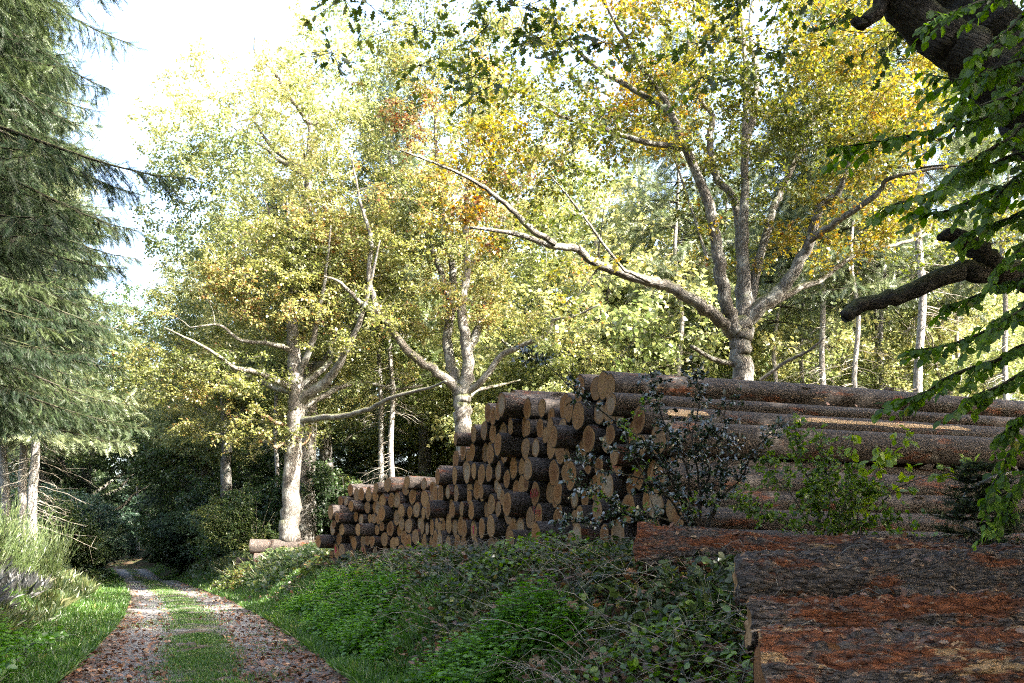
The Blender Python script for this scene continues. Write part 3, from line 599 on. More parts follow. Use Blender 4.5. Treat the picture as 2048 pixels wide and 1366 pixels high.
# ------------------------------------------------------------------ the three oaks
def hue_noise(lo, hi, sc, seed, red=None):
    def f(p):
        t = lo + (hi - lo) * np.clip((fbm(p * sc, 2, seed) - .3) / .4, 0, 1)
        if red is not None:
            for c, r, v in red:
                k = np.clip(1.5 - 1.5 * np.linalg.norm((p - np.array(c)) / np.array(r), axis=1) + (vnoise(p * 1.3, seed) - .5) * 1.2, 0, 1); t = t + (v - t) * k
        return t
    return f
def rads(r0, r1, n, p=1.0): return r1 + (r0 - r1) * (1 - np.linspace(0, 1, n)) ** p
def limb(lst, Y, dy, r0, r1, dy0=0.0):
    n = len(lst); pts = np.array([P(a, b, Y + dy0 + dy * (k / (n - 1))) for k, (a, b) in enumerate(lst)]); return pts, rads(r0, r1, n, .9)
def ell(px, py, Y, rx, ry, rd): return (P(px, py, Y), (rx / F * Y, rd, ry / F * Y))

YA = 46.0
fa = P(580, 1095, YA)
trunkA = (PL([(580, 1095), (580, 1060), (581, 1000), (584, 920), (592, 850), (592, 780), (588, 720), (584, 650), (588, 560), (580, 460), (574, 400)], YA), np.array([23.5, 20, 18.5, 17.5, 17, 16, 13.5, 11, 7.5, 4.5, 2]) / F * YA)
A_ = [trunkA,
      limb([(590, 775), (560, 765), (520, 745), (470, 735), (420, 700), (330, 655)], YA, -4, .20, .03),
      limb([(586, 785), (553, 775), (500, 755), (440, 745), (370, 735), (300, 748)], YA, 3, .20, .03),
      limb([(584, 706), (565, 693), (520, 685), (475, 678), (440, 650), (380, 655)], YA, -2.5, .16, .03),
      limb([(596, 800), (640, 775), (672, 740), (692, 700), (720, 640), (742, 560), (760, 480)], YA, -3, .25, .03),
      limb([(600, 842), (640, 836), (690, 830), (740, 818), (780, 797), (860, 775), (892, 762)], YA, -5, .16, .04),
      limb([(598, 818), (645, 792), (690, 770), (740, 766), (790, 778), (845, 770)], YA, 2.5, .17, .04),
      limb([(594, 770), (640, 745), (665, 712), (662, 690), (702, 645), (730, 600)], YA, 3, .17, .03),
      limb([(596, 752), (620, 700), (635, 640), (650, 560), (662, 450)], YA, -2, .17, .03)]
A = tree("oak_tree", "mossy oak with a sunlit lower trunk beside the track, log heap at its foot", "tree", A_,
     [ell(545, 560, YA, 150, 130, 3.6), ell(640, 520, YA, 110, 110, 3.4), ell(390, 650, YA, 130, 85, 3.2), ell(330, 745, YA - 1, 110, 70, 2.6), ell(690, 650, YA - 1.5, 110, 75, 2.6), ell(460, 745, YA - 2, 120, 45, 2.0), ell(760, 735, YA, 90, 45, 2.0), ell(500, 850, YA, 170, 40, 2.4)],
     760, 66, .62, .135, KITE, M['oak_leaf'], M['oak_bark'], hue_noise(.15, .66, .45, 4, [(P(690, 480, YA), (1.6, 3, 1.4), .82), (P(520, 620, YA), (2.4, 3, 1.0), .72)]), fa, "oaks around the log stacks", .38, 14, 5.0, cs=.75)
for lst, dy, r0, lab in (([(580, 850), (552, 845), (533, 832), (524, 834)], -.6, .11, None), ([(584, 892), (568, 886), (554, 894), (548, 893)], -.8, .10, "pale broken stub"), ([(598, 892), (612, 884), (622, 866)], .3, .06, None)):
    mb = MB(); p, r = smooth_line(*limb([(a, b) for a, b in lst], YA, dy, r0, r0 * .7), 5, .1); tube(mb, p - fa, r, 8, .15); o = mb.build("broken_branch", M['dead_wood'], A)
    if lab: o['label'] = lab

YB = 47.0
fb = P(937, 1000, YB); fb[2] = 1.6
trunkB = (PL([(937, 1085), (936, 960), (930, 880), (924, 830), (924, 792), (928, 770), (932, 735)], YB), np.array([24, 19, 17.5, 17, 18, 14, 6]) / F * YB)
B_ = [trunkB,
      limb([(920, 800), (906, 745), (896, 690), (900, 620), (905, 540), (895, 470), (880, 380), (870, 250), (880, 110)], YB, 2, .30, .03, .2),
      limb([(926, 795), (937, 745), (931, 680), (922, 610), (934, 540), (930, 450), (936, 350), (940, 200), (946, 70)], YB, -1, .32, .03),
      limb([(916, 780), (875, 745), (830, 715), (800, 682), (758, 628), (720, 604), (680, 565), (648, 552)], YB, -4, .25, .03),
      limb([(760, 632), (738, 560), (742, 480), (720, 400), (700, 300)], YB, -1, .15, .03, -2.2),
      limb([(934, 785), (965, 760), (1003, 712), (1045, 690), (1092, 668), (1108, 640), (1150, 632), (1200, 608)], YB, -3, .18, .03),
      limb([(930, 800), (955, 780), (1000, 770), (1040, 760)], YB, 3, .12, .03),
      limb([(932, 700), (955, 662), (970, 610), (985, 560), (1010, 530), (1022, 470), (1040, 380)], YB, 1.5, .24, .03),
      limb([(900, 600), (880, 540), (860, 490), (846, 450), (800, 380), (770, 280)], YB, 2, .18, .03, .8),
      limb([(934, 540), (985, 470), (1030, 400), (1080, 300), (1100, 200)], YB, 3, .14, .03)]
tree("oak_tree", "tall pale-leaved oak with a forked white sunlit trunk between the two log stacks", "tree", B_,
     [ell(900, 330, YB, 190, 200, 5.5), ell(760, 420, YB, 150, 170, 4.5), ell(1060, 350, YB, 140, 180, 4.5), ell(870, 130, YB, 170, 130, 4.2), ell(1010, 120, YB, 130, 120, 3.5), ell(1060, 590, YB - 1, 170, 80, 3.5), ell(770, 600, YB, 150, 80, 3.5), ell(1130, 680, YB - 2, 120, 50, 2.6), ell(930, 560, YB, 160, 90, 4), ell(700, 500, YB, 90, 110, 3.5)],
     1250, 66, .68, .14, KITE, M['oak_leaf'], M['oak_bark'], hue_noise(.15, .70, .40, 8, [(P(830, 270, YB), (2.2, 5, 1.5), .95), (P(950, 420, YB), (2, 6, 1.2), .88), (P(1100, 640, YB), (4, 6, 2.2), .55)]), fb, "oaks around the log stacks", .40, 14, 6.0, cs=.7)

YC = 29.0
fc = P(1486, 1115, YC); fc[2] = 1.5
trunkC = (PL([(1486, 1100), (1486, 900), (1486, 755), (1483, 700), (1484, 662), (1487, 635), (1490, 590)], YC), np.array([27, 23, 21.5, 22, 24, 18, 8]) / F * YC)
C_ = [trunkC,
      limb([(1474, 672), (1440, 640), (1400, 610), (1340, 575), (1290, 560), (1230, 542), (1180, 521), (1150, 495), (1100, 490), (1050, 472), (1000, 462), (940, 455)], YC, -4, .20, .03),
      limb([(1110, 488), (1060, 455), (1030, 425), (990, 390), (940, 358), (880, 330), (800, 300)], YC, -2, .085, .02, -2.9),
      limb([(1300, 563), (1262, 545), (1240, 530), (1150, 410), (1100, 350)], YC, -1.5, .06, .015, -1.8),
      limb([(1476, 664), (1452, 605), (1440, 540), (1430, 470), (1415, 400), (1386, 330), (1356, 262), (1330, 200), (1282, 130), (1240, 60), (1200, -10)], YC, -2, .21, .03, -.2),
      limb([(1368, 296), (1290, 284), (1200, 255), (1130, 235), (1060, 195)], YC, -2, .09, .02, -1.0),
      limb([(1345, 230), (1270, 180), (1200, 140), (1130, 80), (1060, 40)], YC, 1, .09, .02, -1.3),
      limb([(1480, 655), (1482, 560), (1480, 470), (1468, 400), (1430, 350), (1420, 270), (1425, 232), (1396, 190), (1380, 100), (1370, 0)], YC, 2, .17, .03, .2),
      limb([(1490, 650), (1491, 560), (1486, 470), (1490, 380), (1490, 260), (1492, 150), (1480, 0)], YC, .5, .20, .04),
      limb([(1490, 300), (1515, 170), (1500, 60), (1510, -30)], YC, 1.5, .12, .03, .3),
      limb([(1496, 640), (1545, 592), (1585, 549), (1614, 495), (1632, 445), (1642, 410), (1676, 387), (1690, 350), (1720, 270), (1760, 180)], YC, -1.5, .21, .03),
      limb([(1618, 480), (1660, 452), (1710, 420), (1760, 382), (1778, 358), (1850, 340), (1930, 330)], YC, -2, .12, .02, -1.0),
      limb([(1510, 630), (1560, 598), (1600, 575), (1640, 560), (1690, 522), (1730, 500), (1790, 490), (1850, 468), (1874, 430), (1940, 420)], YC, 3, .12, .02),
      limb([(1497, 630), (1515, 540), (1540, 440), (1556, 395), (1586, 330), (1622, 264), (1640, 180), (1655, 90)], YC, 2.5, .15, .03),
      limb([(1415, 520), (1390, 440), (1370, 380), (1350, 320), (1332, 290)], YC, 1.5, .05, .02, .2)]
Ct = tree("oak_tree", "big spreading golden oak in the shade, standing behind the near log stack", "tree", C_,
     [ell(1480, 130, YC, 300, 170, 5.0), ell(1250, 130, YC, 230, 150, 4.0), ell(1730, 170, YC, 190, 170, 4.0), ell(1090, 250, YC - 2, 180, 130, 3.0), ell(1010, 380, YC - 3, 170, 110, 2.2), ell(1820, 330, YC - 1, 170, 120, 3.5), ell(1700, 440, YC, 160, 90, 3.0), ell(1480, 420, YC, 120, 130, 2.4), ell(1900, 470, YC + 2, 120, 70, 2.6), ell(1170, 560, YC - 3, 90, 60, 1.6), ell(1330, 300, YC, 120, 90, 3)],
     1180, 48, .52, .125, KITE, M['gold_leaf'], M['oak_bark'], hue_noise(.08, .60, .5, 12, [(P(1250, 90, YC), (1.8, 5, 2.4), .74), (P(1780, 300, YC), (2.2, 4, 2.6), .62), (P(960, 440, YC - 3), (1.0, 3, 1.0), .9)]), fc, "oaks around the log stacks", .42, 14, 5.0, cs=.8)
for lst, dy, r0, nm in (([(1474, 730), (1440, 722), (1412, 711), (1392, 697), (1383, 692)], -1.2, .085, None), ([(1520, 760), (1562, 730), (1590, 714), (1620, 700), (1652, 672)], -1.0, .06, "bare grey dead branch leaning out")):
    mb = MB(); p, r = smooth_line(*limb(lst, YC, dy, r0, r0 * .55), 5, .1); tube(mb, p - fc, r, 8, .15); o = mb.build("broken_branch", M['oak_bark'], Ct)
    if nm: o['label'] = nm

# ------------------------------------------------------------------ other broadleaf trees: a few kinds, then copies
def broadleaf(name, label, cat, h, spread, leafm, tint, ncl, nl, cr, size, base=(0, 0, 0), low=.3, group=None, seed=0, bark='oak_bark', lean=.0):
    g = np.random.default_rng(seed); b = np.array(base, float)
    tk = np.array([[g.normal(0, .15) * k * .3, g.normal(0, .15) * k * .3, h * k / 6.0] for k in range(7)]) * [1, 1, .94]
    limbs = [(tk + b, rads(h * .019 + .04, .02, 7, .85))]
    for i in range(int(8 + h * .3)):
        z = h * g.uniform(low, .8); q = np.array([np.interp(z, tk[:, 2], tk[:, 0]), np.interp(z, tk[:, 2], tk[:, 1]), z]); az = i * 2.4 + g.normal(0, .3); ln = spread * (1.05 - .55 * z / h) * g.uniform(.7, 1.05)
        d = np.array([math.cos(az), math.sin(az), 0]); pts = [q + d * ln * t + np.array([0, 0, ln * (.75 * t ** 1.2)]) + g.normal(0, .05, 3) * ln * t for t in np.linspace(0, 1, 6)]
        limbs.append((np.array(pts) + b, rads((h * .009 + .02) * (1.1 - .6 * z / h), .015, 6)))
    el = [(b + np.array([g.normal(0, spread * .3), g.normal(0, spread * .3), h * f]), (spread * w * g.uniform(.8, 1.1), spread * w * g.uniform(.8, 1.1), h * .15)) for f, w in ((.34 + low * .3, .78), (.48, .95), (.60, .95), (.72, .8), (.84, .62), (.94, .34))]
    return tree(name, label, cat, limbs, el, ncl, nl, cr, size, KITE, leafm, M[bark], tint, b, group, .28, 9, h * .12, 5)
G_FAR = "broadleaf trees in the wood beyond the stacks"
TALL = broadleaf("broadleaf_tree", "tall slender pale-yellow tree rising highest behind the mossy oak", "tree", 30.5, 7.6, M['pale_leaf'], hue_noise(.15, .8, .25, 21), 1500, 60, .80, .17, (-11.3, 55, 1.6), .28, G_FAR, 2)
MAPLE = broadleaf("broadleaf_tree", "low bright yellow-green tree glowing in sun beyond the near log stack", "tree", 13, 6.2, M['pale_leaf'], hue_noise(.25, .75, .4, 23), 620, 66, .75, .17, (4.2, 55, 1.8), .10, G_FAR, 5)
WOODT = broadleaf("broadleaf_tree", "dense green broadleaf tree in the shaded wood behind the mossy oak", "tree", 21, 6.2, M['green_leaf'], hue_noise(.2, .8, .3, 25), 800, 56, .85, .19, (-24, 78, 1.5), .14, G_FAR, 9)
def at(px, Y, dz=0.0, clear=4.6):
    X = (px - CX) / F * Y; d = float(lat(X, Y))
    if abs(d) < clear: X = float(xy_from(math.copysign(clear, d), Y))
    return (X, Y, float(ground_z(X, Y)) - .1 + dz)
for src, px, Y, rz, s, lab in (
    (TALL, 385, 66, 1.0, .74, "slender pale tree left of the tallest one, over the shaded bend of the track"), (TALL, 655, 70, 2.2, .92, "pale tall tree between the mossy oak and the forked white oak, far back"),
    (WOODT, 255, 82, 2.0, 1.2, "green tree filling the gap between the spruces and the pale trees"), (WOODT, 185, 92, 4.4, 1.2, "green tree behind the left spruces, over the far bend"), (TALL, 325, 78, 3.1, .76, "pale tree right of the spruces, above the far bend"),
    (TALL, 850, 74, 4.0, 1.0, "pale tree rising behind the left side of the forked white oak"), (TALL, 1120, 72, 5.2, .82, "pale tree whose top shows between the forked oak and the golden oak"),
    (TALL, 1245, 66, .6, .62, "pale tangled tree filling the gap left of the golden oak"), (MAPLE, 1230, 60, 2.0, 1.15, "larger yellow-green sunlit tree just left of the golden oak trunk"),
    (MAPLE, 1010, 70, 3.0, 1.1, "yellow-green tree behind the right limb of the forked oak"), (WOODT, 700, 84, 1.2, .8, "dark green tree behind the paired bare trunks"), (WOODT, 350, 96, 2.5, .9, "dark green tree above the far bend of the track"),
    (WOODT, 480, 88, .4, .75, "dark green tree filling in behind the mossy oak's left limbs"), (WOODT, 880, 90, 3.3, .85, "dark green tree behind the trunk of the forked oak"),
    (MAPLE, 1890, 58, 4.0, 1.2, "sunny yellow-green tree at the right beyond the tall white conifer trunk"), (MAPLE, 1560, 74, 1.0, 1.25, "sunlit green tree deep in the wood right of the golden oak"), (MAPLE, 1730, 80, 5.5, 1.4, "sunlit pale tree deep in the wood behind the right row of trunks"),
    (MAPLE, 1185, 64, .3, 1.9, "high pale tree closing the gap behind the golden oak's long left limb"), (MAPLE, 1330, 70, 1.4, 1.9, "high pale tree left behind the golden oak's trunk"), (MAPLE, 1480, 86, 2.4, 2.0, "high pale tree far behind the golden oak's fork"), (MAPLE, 1640, 88, 3.4, 2.1, "high pale tree far behind the golden oak's right limbs"), (MAPLE, 1820, 84, 4.4, 2.0, "high pale tree far behind the tall white conifer trunk"), (MAPLE, 1980, 76, 5.4, 1.9, "high pale tree far behind the hornbeam sprays"), (MAPLE, 1060, 84, .9, 1.9, "high pale tree far behind the forked oak's right limb"), (MAPLE, 760, 86, 1.9, 1.8, "high pale tree far behind the gap between mossy and forked oaks"),
    (MAPLE, 1400, 78, 2.6, 1.3, "sunlit pale tree deep in the wood behind the golden oak trunk")):
    copy_tree(src, at(px, Y), rz, s, lab)
# unseen wood right of and behind the view, added to shade the foreground
for (x, y, s, rz, k) in ((16.5, 9, 1.1, 1, 0), (14.5, 1.5, 1.12, 2, 0), (25, 16, 1.05, 3, 0), (9.5, -6, 1.05, 4, 0), (21, -3, 1.15, 5, 0), (35, 22, 1.0, .3, 1), (33, 6, 1.15, 2.2, 1), (27, -12, 1.1, .8, 0), (3, -15, 1.0, 2.9, 0), (16, -13, 1.1, 1.9, 0), (-5, -19, 1.1, .4, 0), (-12, -12, 1.15, 3.4, 0), (11, -20, 1.1, 5.4, 0)):
    copy_tree(WOODT if k == 0 else WOODT, (x, y, float(ground_z(x, y)) - .1), rz, s, "unseen green broadleaf tree of the wood, added to shade the foreground", "unseen wood added to shade the foreground")

# ------------------------------------------------------------------ conifers
def conifer(name, label, h, base_frac, lmax, whorl, per, spacing, spray, tmpl, m, bark, seed, r0, droop=.35, dead=0, hang=.5, loc=(0, 0, 0), group=None, side=.5, dead_len=2.6):
    g = np.random.default_rng(seed); root = thing(name, label, "tree", loc, group)
    tk = np.array([[g.normal(0, .04) * k, g.normal(0, .04) * k, h * k / 9.0] for k in range(10)]); p, r = smooth_line(tk, rads(r0, .02, 10, .9), 4)
    mb = MB(); tube(mb, p, r, 12, .06); mb.build("trunk", M[bark], root)
    mt, ml = MB(), MB(); z = h * base_frac; c0, c1, cr0, cr1, LP, LD, LS = [], [], [], [], [], [], []
    while z < h * .985:
        f = (h - z) / (h * (1 - base_frac)); L0 = lmax * min(1, .12 + 1.0 * f ** .75)
        for k in range(per):
            az = g.uniform(0, 6.283); ln = L0 * g.uniform(.65, 1.1); n = 9; t = np.linspace(0, 1, n)
            d = np.array([math.cos(az), math.sin(az)]); zz = z + g.uniform(-.2, .2) * whorl + ln * (.10 * t - droop * t ** 1.6 + .16 * t ** 4) * (.4 + .8 * f)
            w = g.normal(0, .05) * ln; b = np.stack([d[0] * ln * t - d[1] * w * t * t, d[1] * ln * t + d[0] * w * t * t, zz], -1)
            tube(mt, b, rads(.010 + .010 * ln, .004, n), 4, cap=False)
            ns = max(4, int(ln / spacing)); tt = g.uniform(.12, 1.0, ns) ** .85
            q = np.stack([np.interp(tt, t, b[:, i]) for i in range(3)], -1); tn = unit(np.stack([np.interp(tt, t, np.gradient(b[:, i])) for i in range(3)], -1)); sd = np.stack([-tn[:, 1], tn[:, 0], 0 * tt], -1) * np.where(g.random(ns) < .5, -1, 1)[:, None]
            sl = (side * ln * (1.05 - tt) * .55 + spray * .8) * g.uniform(.6, 1.1, ns); dr = unit(sd * .8 + tn * .55 + np.array([0, 0, -1.0]) * hang * g.uniform(.4, 1.3, (ns, 1)))
            na = max(3, int(ln / (spray * .3))); ta = np.linspace(.15, 1.0, na); LP.append(np.stack([np.interp(ta, t, b[:, i]) for i in range(3)], -1)); LD.append(unit(np.stack([np.interp(ta, t, np.gradient(b[:, i])) for i in range(3)], -1) / ln + g.normal(0, .08, (na, 3)))); LS.append(np.full(na, .55))
            c0.append(q); c1.append(q + dr * sl[:, None]); cr0.append(np.full(ns, .006)); cr1.append(np.full(ns, .002))
            m_ = np.maximum(1, (sl / (spray * .55)).astype(int)); idx = np.repeat(np.arange(ns), m_); u = g.uniform(.05, 1.0, len(idx))
            LP.append(q[idx] + dr[idx] * (sl[idx] * u)[:, None]); ld = unit(dr[idx] + g.normal(0, .45, (len(idx), 3)) + np.array([0, 0, -.35 * hang])); LD.append(ld); LS.append(np.full(len(idx), .5) + .25 * g.normal(0, 1))
        z += whorl * (.5 + .5 * f) * g.uniform(.7, 1.3)
    LP, LD, LS = np.concatenate(LP), np.concatenate(LD), np.concatenate(LS)
    leaves(ml, tmpl, LP, LD, upn(len(LP), .7), spray * rng.uniform(.7, 1.3, len(LP)), LS + rng.normal(0, .14, len(LP)))
    cones(mt, np.concatenate(c0), np.concatenate(c1), np.concatenate(cr0), np.concatenate(cr1))
    mt.build("branches", M['dark_bark'], root); ml.build("crown", M[m], root, smooth=False)
    if dead:
        md = MB()
        for k in range(dead):
            z = g.uniform(.06, base_frac + .08) * h; az = g.uniform(0, 6.283); ln = dead_len * g.uniform(.3, 1.0); d = np.array([math.cos(az), math.sin(az), 0]); t = np.linspace(0, 1, 6)[:, None]
            b = np.array([0, 0, z]) + d * ln * t + np.array([0, 0, -1]) * ln * (.35 * t ** 1.5) + g.normal(0, .03, (6, 3)) * ln * t; tube(md, b, rads(.022, .004, 6), 4, cap=False)
            for j in range(4):
                s = g.uniform(.3, .9); q = np.array([np.interp(s, t[:, 0], b[:, i]) for i in range(3)]); e = q + (d * .7 + g.normal(0, .5, 3) + [0, 0, -.3]) * ln * .3; cones(md, q[None], e[None], [.007], [.002])
        md.build("dead_branches", M['dead_twig'], root)
    return root
SPR = conifer("spruce_tree", "large shadowed spruce whose drooping boughs hang in from the left edge", 27, .19, 4.3, .42, 6, .042, .22, SPRAYF, 'needle', 'dark_bark', 31, .36, .42, 0, .75, (-9.9, 15.5, 1.6), "spruces at the left edge", .55)
G_S = "spruces at the left edge"
copy_tree(SPR, (-13.4, 23.5, 1.0), 2.1, .95, "second spruce boughs behind the nearest one, at the left edge", G_S)
copy_tree(SPR, (-16.6, 30.5, 1.4), 4.2, .95, "third spruce back along the left side, sun on its lower boughs", G_S)
copy_tree(SPR, (-12.5, 6.0, 1.2), 1.1, 1.0, "unseen spruce added past the left edge to dim frontal light", G_S); copy_tree(SPR, (-12.0, -3.5, 1.2), 3.1, 1.0, "unseen spruce added behind the viewer to dim frontal light", G_S)  # unseen spruces, added to cut light arriving from behind the camera
SPT = conifer("spruce_tree", "sunlit pale spruce trunk with bare dead branches on the left bank", 25, .24, 4.6, .55, 4, .075, .38, SPRAY, 'needle_lit', 'pine_bark', 37, .21, .38, 46, .6, at(66, 41), G_S, .5)
copy_tree(SPT, at(47, 43), 1.3, (.9, .9, 1.0), "paler twin of the sunlit trunk, just left of it on the bank", G_S)
copy_tree(SPT, at(10, 47), 2.9, 1.05, "dim spruce behind the twin sunlit trunks", G_S)
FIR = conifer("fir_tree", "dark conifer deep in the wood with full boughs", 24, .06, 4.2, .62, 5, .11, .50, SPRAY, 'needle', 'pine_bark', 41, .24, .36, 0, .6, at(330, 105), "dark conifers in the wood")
FIRP = conifer("fir_tree", "pale sunlit conifer far behind the bare trunks", 24, .06, 4.2, .62, 5, .11, .50, SPRAY, 'needle_lit', 'pine_bark', 47, .24, .36, 0, .6, at(1700, 108), "pale conifers far behind the bare trunks")
PINE = conifer("pine_tree", "tall white sunlit conifer trunk right of the golden oak, above the near stack", 28, .50, 3.6, .75, 5, .13, .50, SPRAY, 'needle_lit', 'pine_bark', 43, .19, .30, 70, .55, at(1846, 36), "bare conifer trunks in the wood", .5, 2.2)
BARE = "bare conifer trunks in the wood"
for px, Y, rz, s, lab in ((787, 55, 1, 1.0, "right and brighter of two bare grey trunks beyond the far stack"), (763, 57, 2, .95, "left and darker of two bare grey trunks beyond the far stack"), (551, 58, 3, .8, "thin bare trunk just left of the mossy oak"),
    (1355, 52, 4, 1.0, "stout trunk left of the golden oak, low over the stack top"), (1453, 60, 5, .9, "thin lit trunk hard against the golden oak's left side"), (1555, 54, .5, .9, "dark trunk first to the right of the golden oak"), (1607, 62, 1.5, 1.0, "second trunk right of the golden oak, slightly mossy"),
    (1644, 52, 2.5, 1.1, "third trunk right of the golden oak, grey and straight"), (1708, 50, 3.5, .95, "white sunlit trunk fourth right of the golden oak"), (1748, 60, 4.5, 1.0, "left of a close pair of trunks near the white one"), (1763, 57, 5.5, 1.05, "right of a close pair of trunks near the white one"),
    (1665, 70, .2, 1.0, "thin far trunk between the grey one and the white one"), (1920, 56, 1.2, 1.0, "trunk at the right behind the hornbeam leaves"), (2010, 50, 2.2, 1.0, "rightmost trunk behind the hornbeam leaves"), (1270, 64, 3.2, 1.0, "trunk among the yellow-green trees left of the golden oak"), (1500, 75, 4.2, 1.1, "far trunk straight behind the golden oak"), (1800, 72, 5.2, 1.0, "far trunk just left of the tall white conifer trunk"), (1590, 84, .9, 1.1, "farthest thin trunk right of the golden oak")):
    copy_tree(PINE, at(px, Y), rz, s, lab)
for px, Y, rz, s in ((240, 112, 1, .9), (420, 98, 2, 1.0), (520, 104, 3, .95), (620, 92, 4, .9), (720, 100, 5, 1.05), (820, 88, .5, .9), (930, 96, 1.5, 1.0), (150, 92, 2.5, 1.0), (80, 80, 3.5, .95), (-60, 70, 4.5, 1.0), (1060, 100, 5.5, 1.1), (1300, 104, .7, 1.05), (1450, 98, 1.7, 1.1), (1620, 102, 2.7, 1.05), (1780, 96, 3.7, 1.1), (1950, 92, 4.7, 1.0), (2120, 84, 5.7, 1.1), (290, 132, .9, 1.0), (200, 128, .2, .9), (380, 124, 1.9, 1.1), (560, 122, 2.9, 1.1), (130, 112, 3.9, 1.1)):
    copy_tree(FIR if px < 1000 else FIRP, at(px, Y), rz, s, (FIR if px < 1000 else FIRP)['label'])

# ------------------------------------------------------------------ shrubs of the thicket
def shrub(name, label, h, w, leafm, tint, ncl, nl, cr, size, tmpl=KITE, seed=0, group=None, base=(0, 0, 0), nst=7, bark='oak_bark', hang=0.0):
    g = np.random.default_rng(seed); b = np.array(base, float); limbs = []
    for k in range(nst):
        az = k * 2.4 + g.normal(0, .3); d = np.array([math.cos(az), math.sin(az), 0]); ln = w * g.uniform(.4, .9); t = np.linspace(0, 1, 6)[:, None]
        limbs.append((b + d * ln * t ** 1.5 + np.array([0, 0, 1.0]) * h * g.uniform(.65, .95) * t + g.normal(0, .03, (6, 3)) * t, rads(.012 + .008 * h, .005, 6)))
    el = [(b + np.array([g.normal(0, w * .35), g.normal(0, w * .35), h * f]), (w * q, w * q, h * .24)) for f, q in ((.22, .8), (.4, .95), (.58, .85), (.78, .6))]
    r = tree(name, label, "shrub", limbs, el, ncl, nl, cr, size, tmpl, leafm, M[bark], tint, b, group, .15, 6, 0, 5, hang=hang)
    for c in r.children:
        if c.name.startswith("trunk"): c.name = "stem"
        elif c.name.startswith("limb"): c.name = "stem"
        elif c.name.startswith("crown"): c.name = "foliage"
    return r
G_T = "shrubs of the dark thicket"
HAZ = shrub("hazel_shrub", "dark leafy shrub in the shaded thicket beside the far bend of the track", 5.5, 3.2, M['green_leaf'], hue_noise(.1, .7, .5, 31), 420, 70, .50, .15, seed=3, group=G_T, base=at(455, 66), hang=.2)
YEW = shrub("evergreen_shrub", "blue-green evergreen shrub in the shaded thicket beside the far bend of the track", 4.5, 3.0, M['deep_leaf'], hue_noise(.2, .8, .5, 33), 420, 80, .48, .12, seed=5, group=G_T, base=at(330, 74))
g = np.random.default_rng(77)
for src, px, Y, s in ((HAZ, 395, 74, 1.1), (YEW, 420, 62, .8), (HAZ, 520, 60, .95), (YEW, 505, 70, 1.1), (HAZ, 350, 84, 1.2), (YEW, 300, 88, 1.2), (HAZ, 180, 70, 1.1), (YEW, 140, 62, .9), (HAZ, 120, 74, 1.2), (YEW, 200, 84, 1.3), (HAZ, 155, 96, 1.4), (YEW, 225, 118, 1.4),
                      (HAZ, 620, 58, 1.0), (YEW, 660, 62, 1.0), (HAZ, 700, 56, 1.05), (YEW, 740, 64, 1.1), (HAZ, 810, 60, 1.1), (YEW, 850, 66, 1.1), (HAZ, 890, 60, 1.0), (HAZ, 960, 66, 1.2), (YEW, 270, 122, 1.5), (HAZ, 320, 112, 1.5), (YEW, 170, 140, 1.6), (HAZ, 240, 150, 1.8), (YEW, 300, 150, 1.8), (HAZ, 100, 56, .8), (YEW, 60, 60, 1.0), (HAZ, 640, 72, 1.3), (YEW, 770, 76, 1.4), (HAZ, 560, 80, 1.3), (YEW, 450, 84, 1.4)):
    copy_tree(src, at(px, Y, -.1), g.uniform(0, 6.3), s * g.uniform(.9, 1.1), src['label'])
UND = shrub("understorey_sapling", "sunlit green sapling under the bare trunks beyond the near stack", 5.0, 2.6, M['pale_leaf'], hue_noise(.0, .55, .5, 35), 300, 64, .55, .16, seed=7, group="saplings under the bare trunks", base=at(1420, 50), nst=4)
for k, (px, Y, s) in enumerate(((1340, 56, 1.2), (1530, 58, 1.1), (1590, 50, .9), (1640, 66, 1.4), (1690, 58, 1.1), (1740, 52, .9), (1800, 60, 1.3), (1870, 48, 1.0), (1930, 62, 1.4), (1990, 46, 1.1), (2060, 56, 1.3), (1290, 60, 1.3), (1470, 66, 1.5), (1570, 74, 1.7), (1720, 76, 1.7), (1850, 78, 1.8), (1380, 74, 1.6), (1100, 62, 1.1), (1170, 58, 1.0))):
    copy_tree(UND, at(px, Y, -.1), g.uniform(0, 6.3), s, UND['label'])
shrub("hazel_shrub", "small sunlit yellow-green bush at the track's right side before the thicket", 3.4, 1.7, M['lime_leaf'], hue_noise(.05, .5, 1, 37), 130, 50, .26, .085, seed=9, base=at(430, 64, -.1, 3.4), nst=6)
shrub("hazel_shrub", "light green feathery bush behind the small sunlit one, left of the mossy oak", 3.8, 2.0, M['green_leaf'], hue_noise(.4, .95, .7, 38), 260, 60, .36, .11, seed=10, base=at(480, 52, -.1), nst=6)
shrub("elder_shrub", "low tangled pale bush below the log heap beside the track", 1.2, 1.5, M['bramble'], hue_noise(.3, .9, 1, 39), 150, 50, .24, .075, seed=12, base=at(490, 43, -.3, 2.6), nst=7)

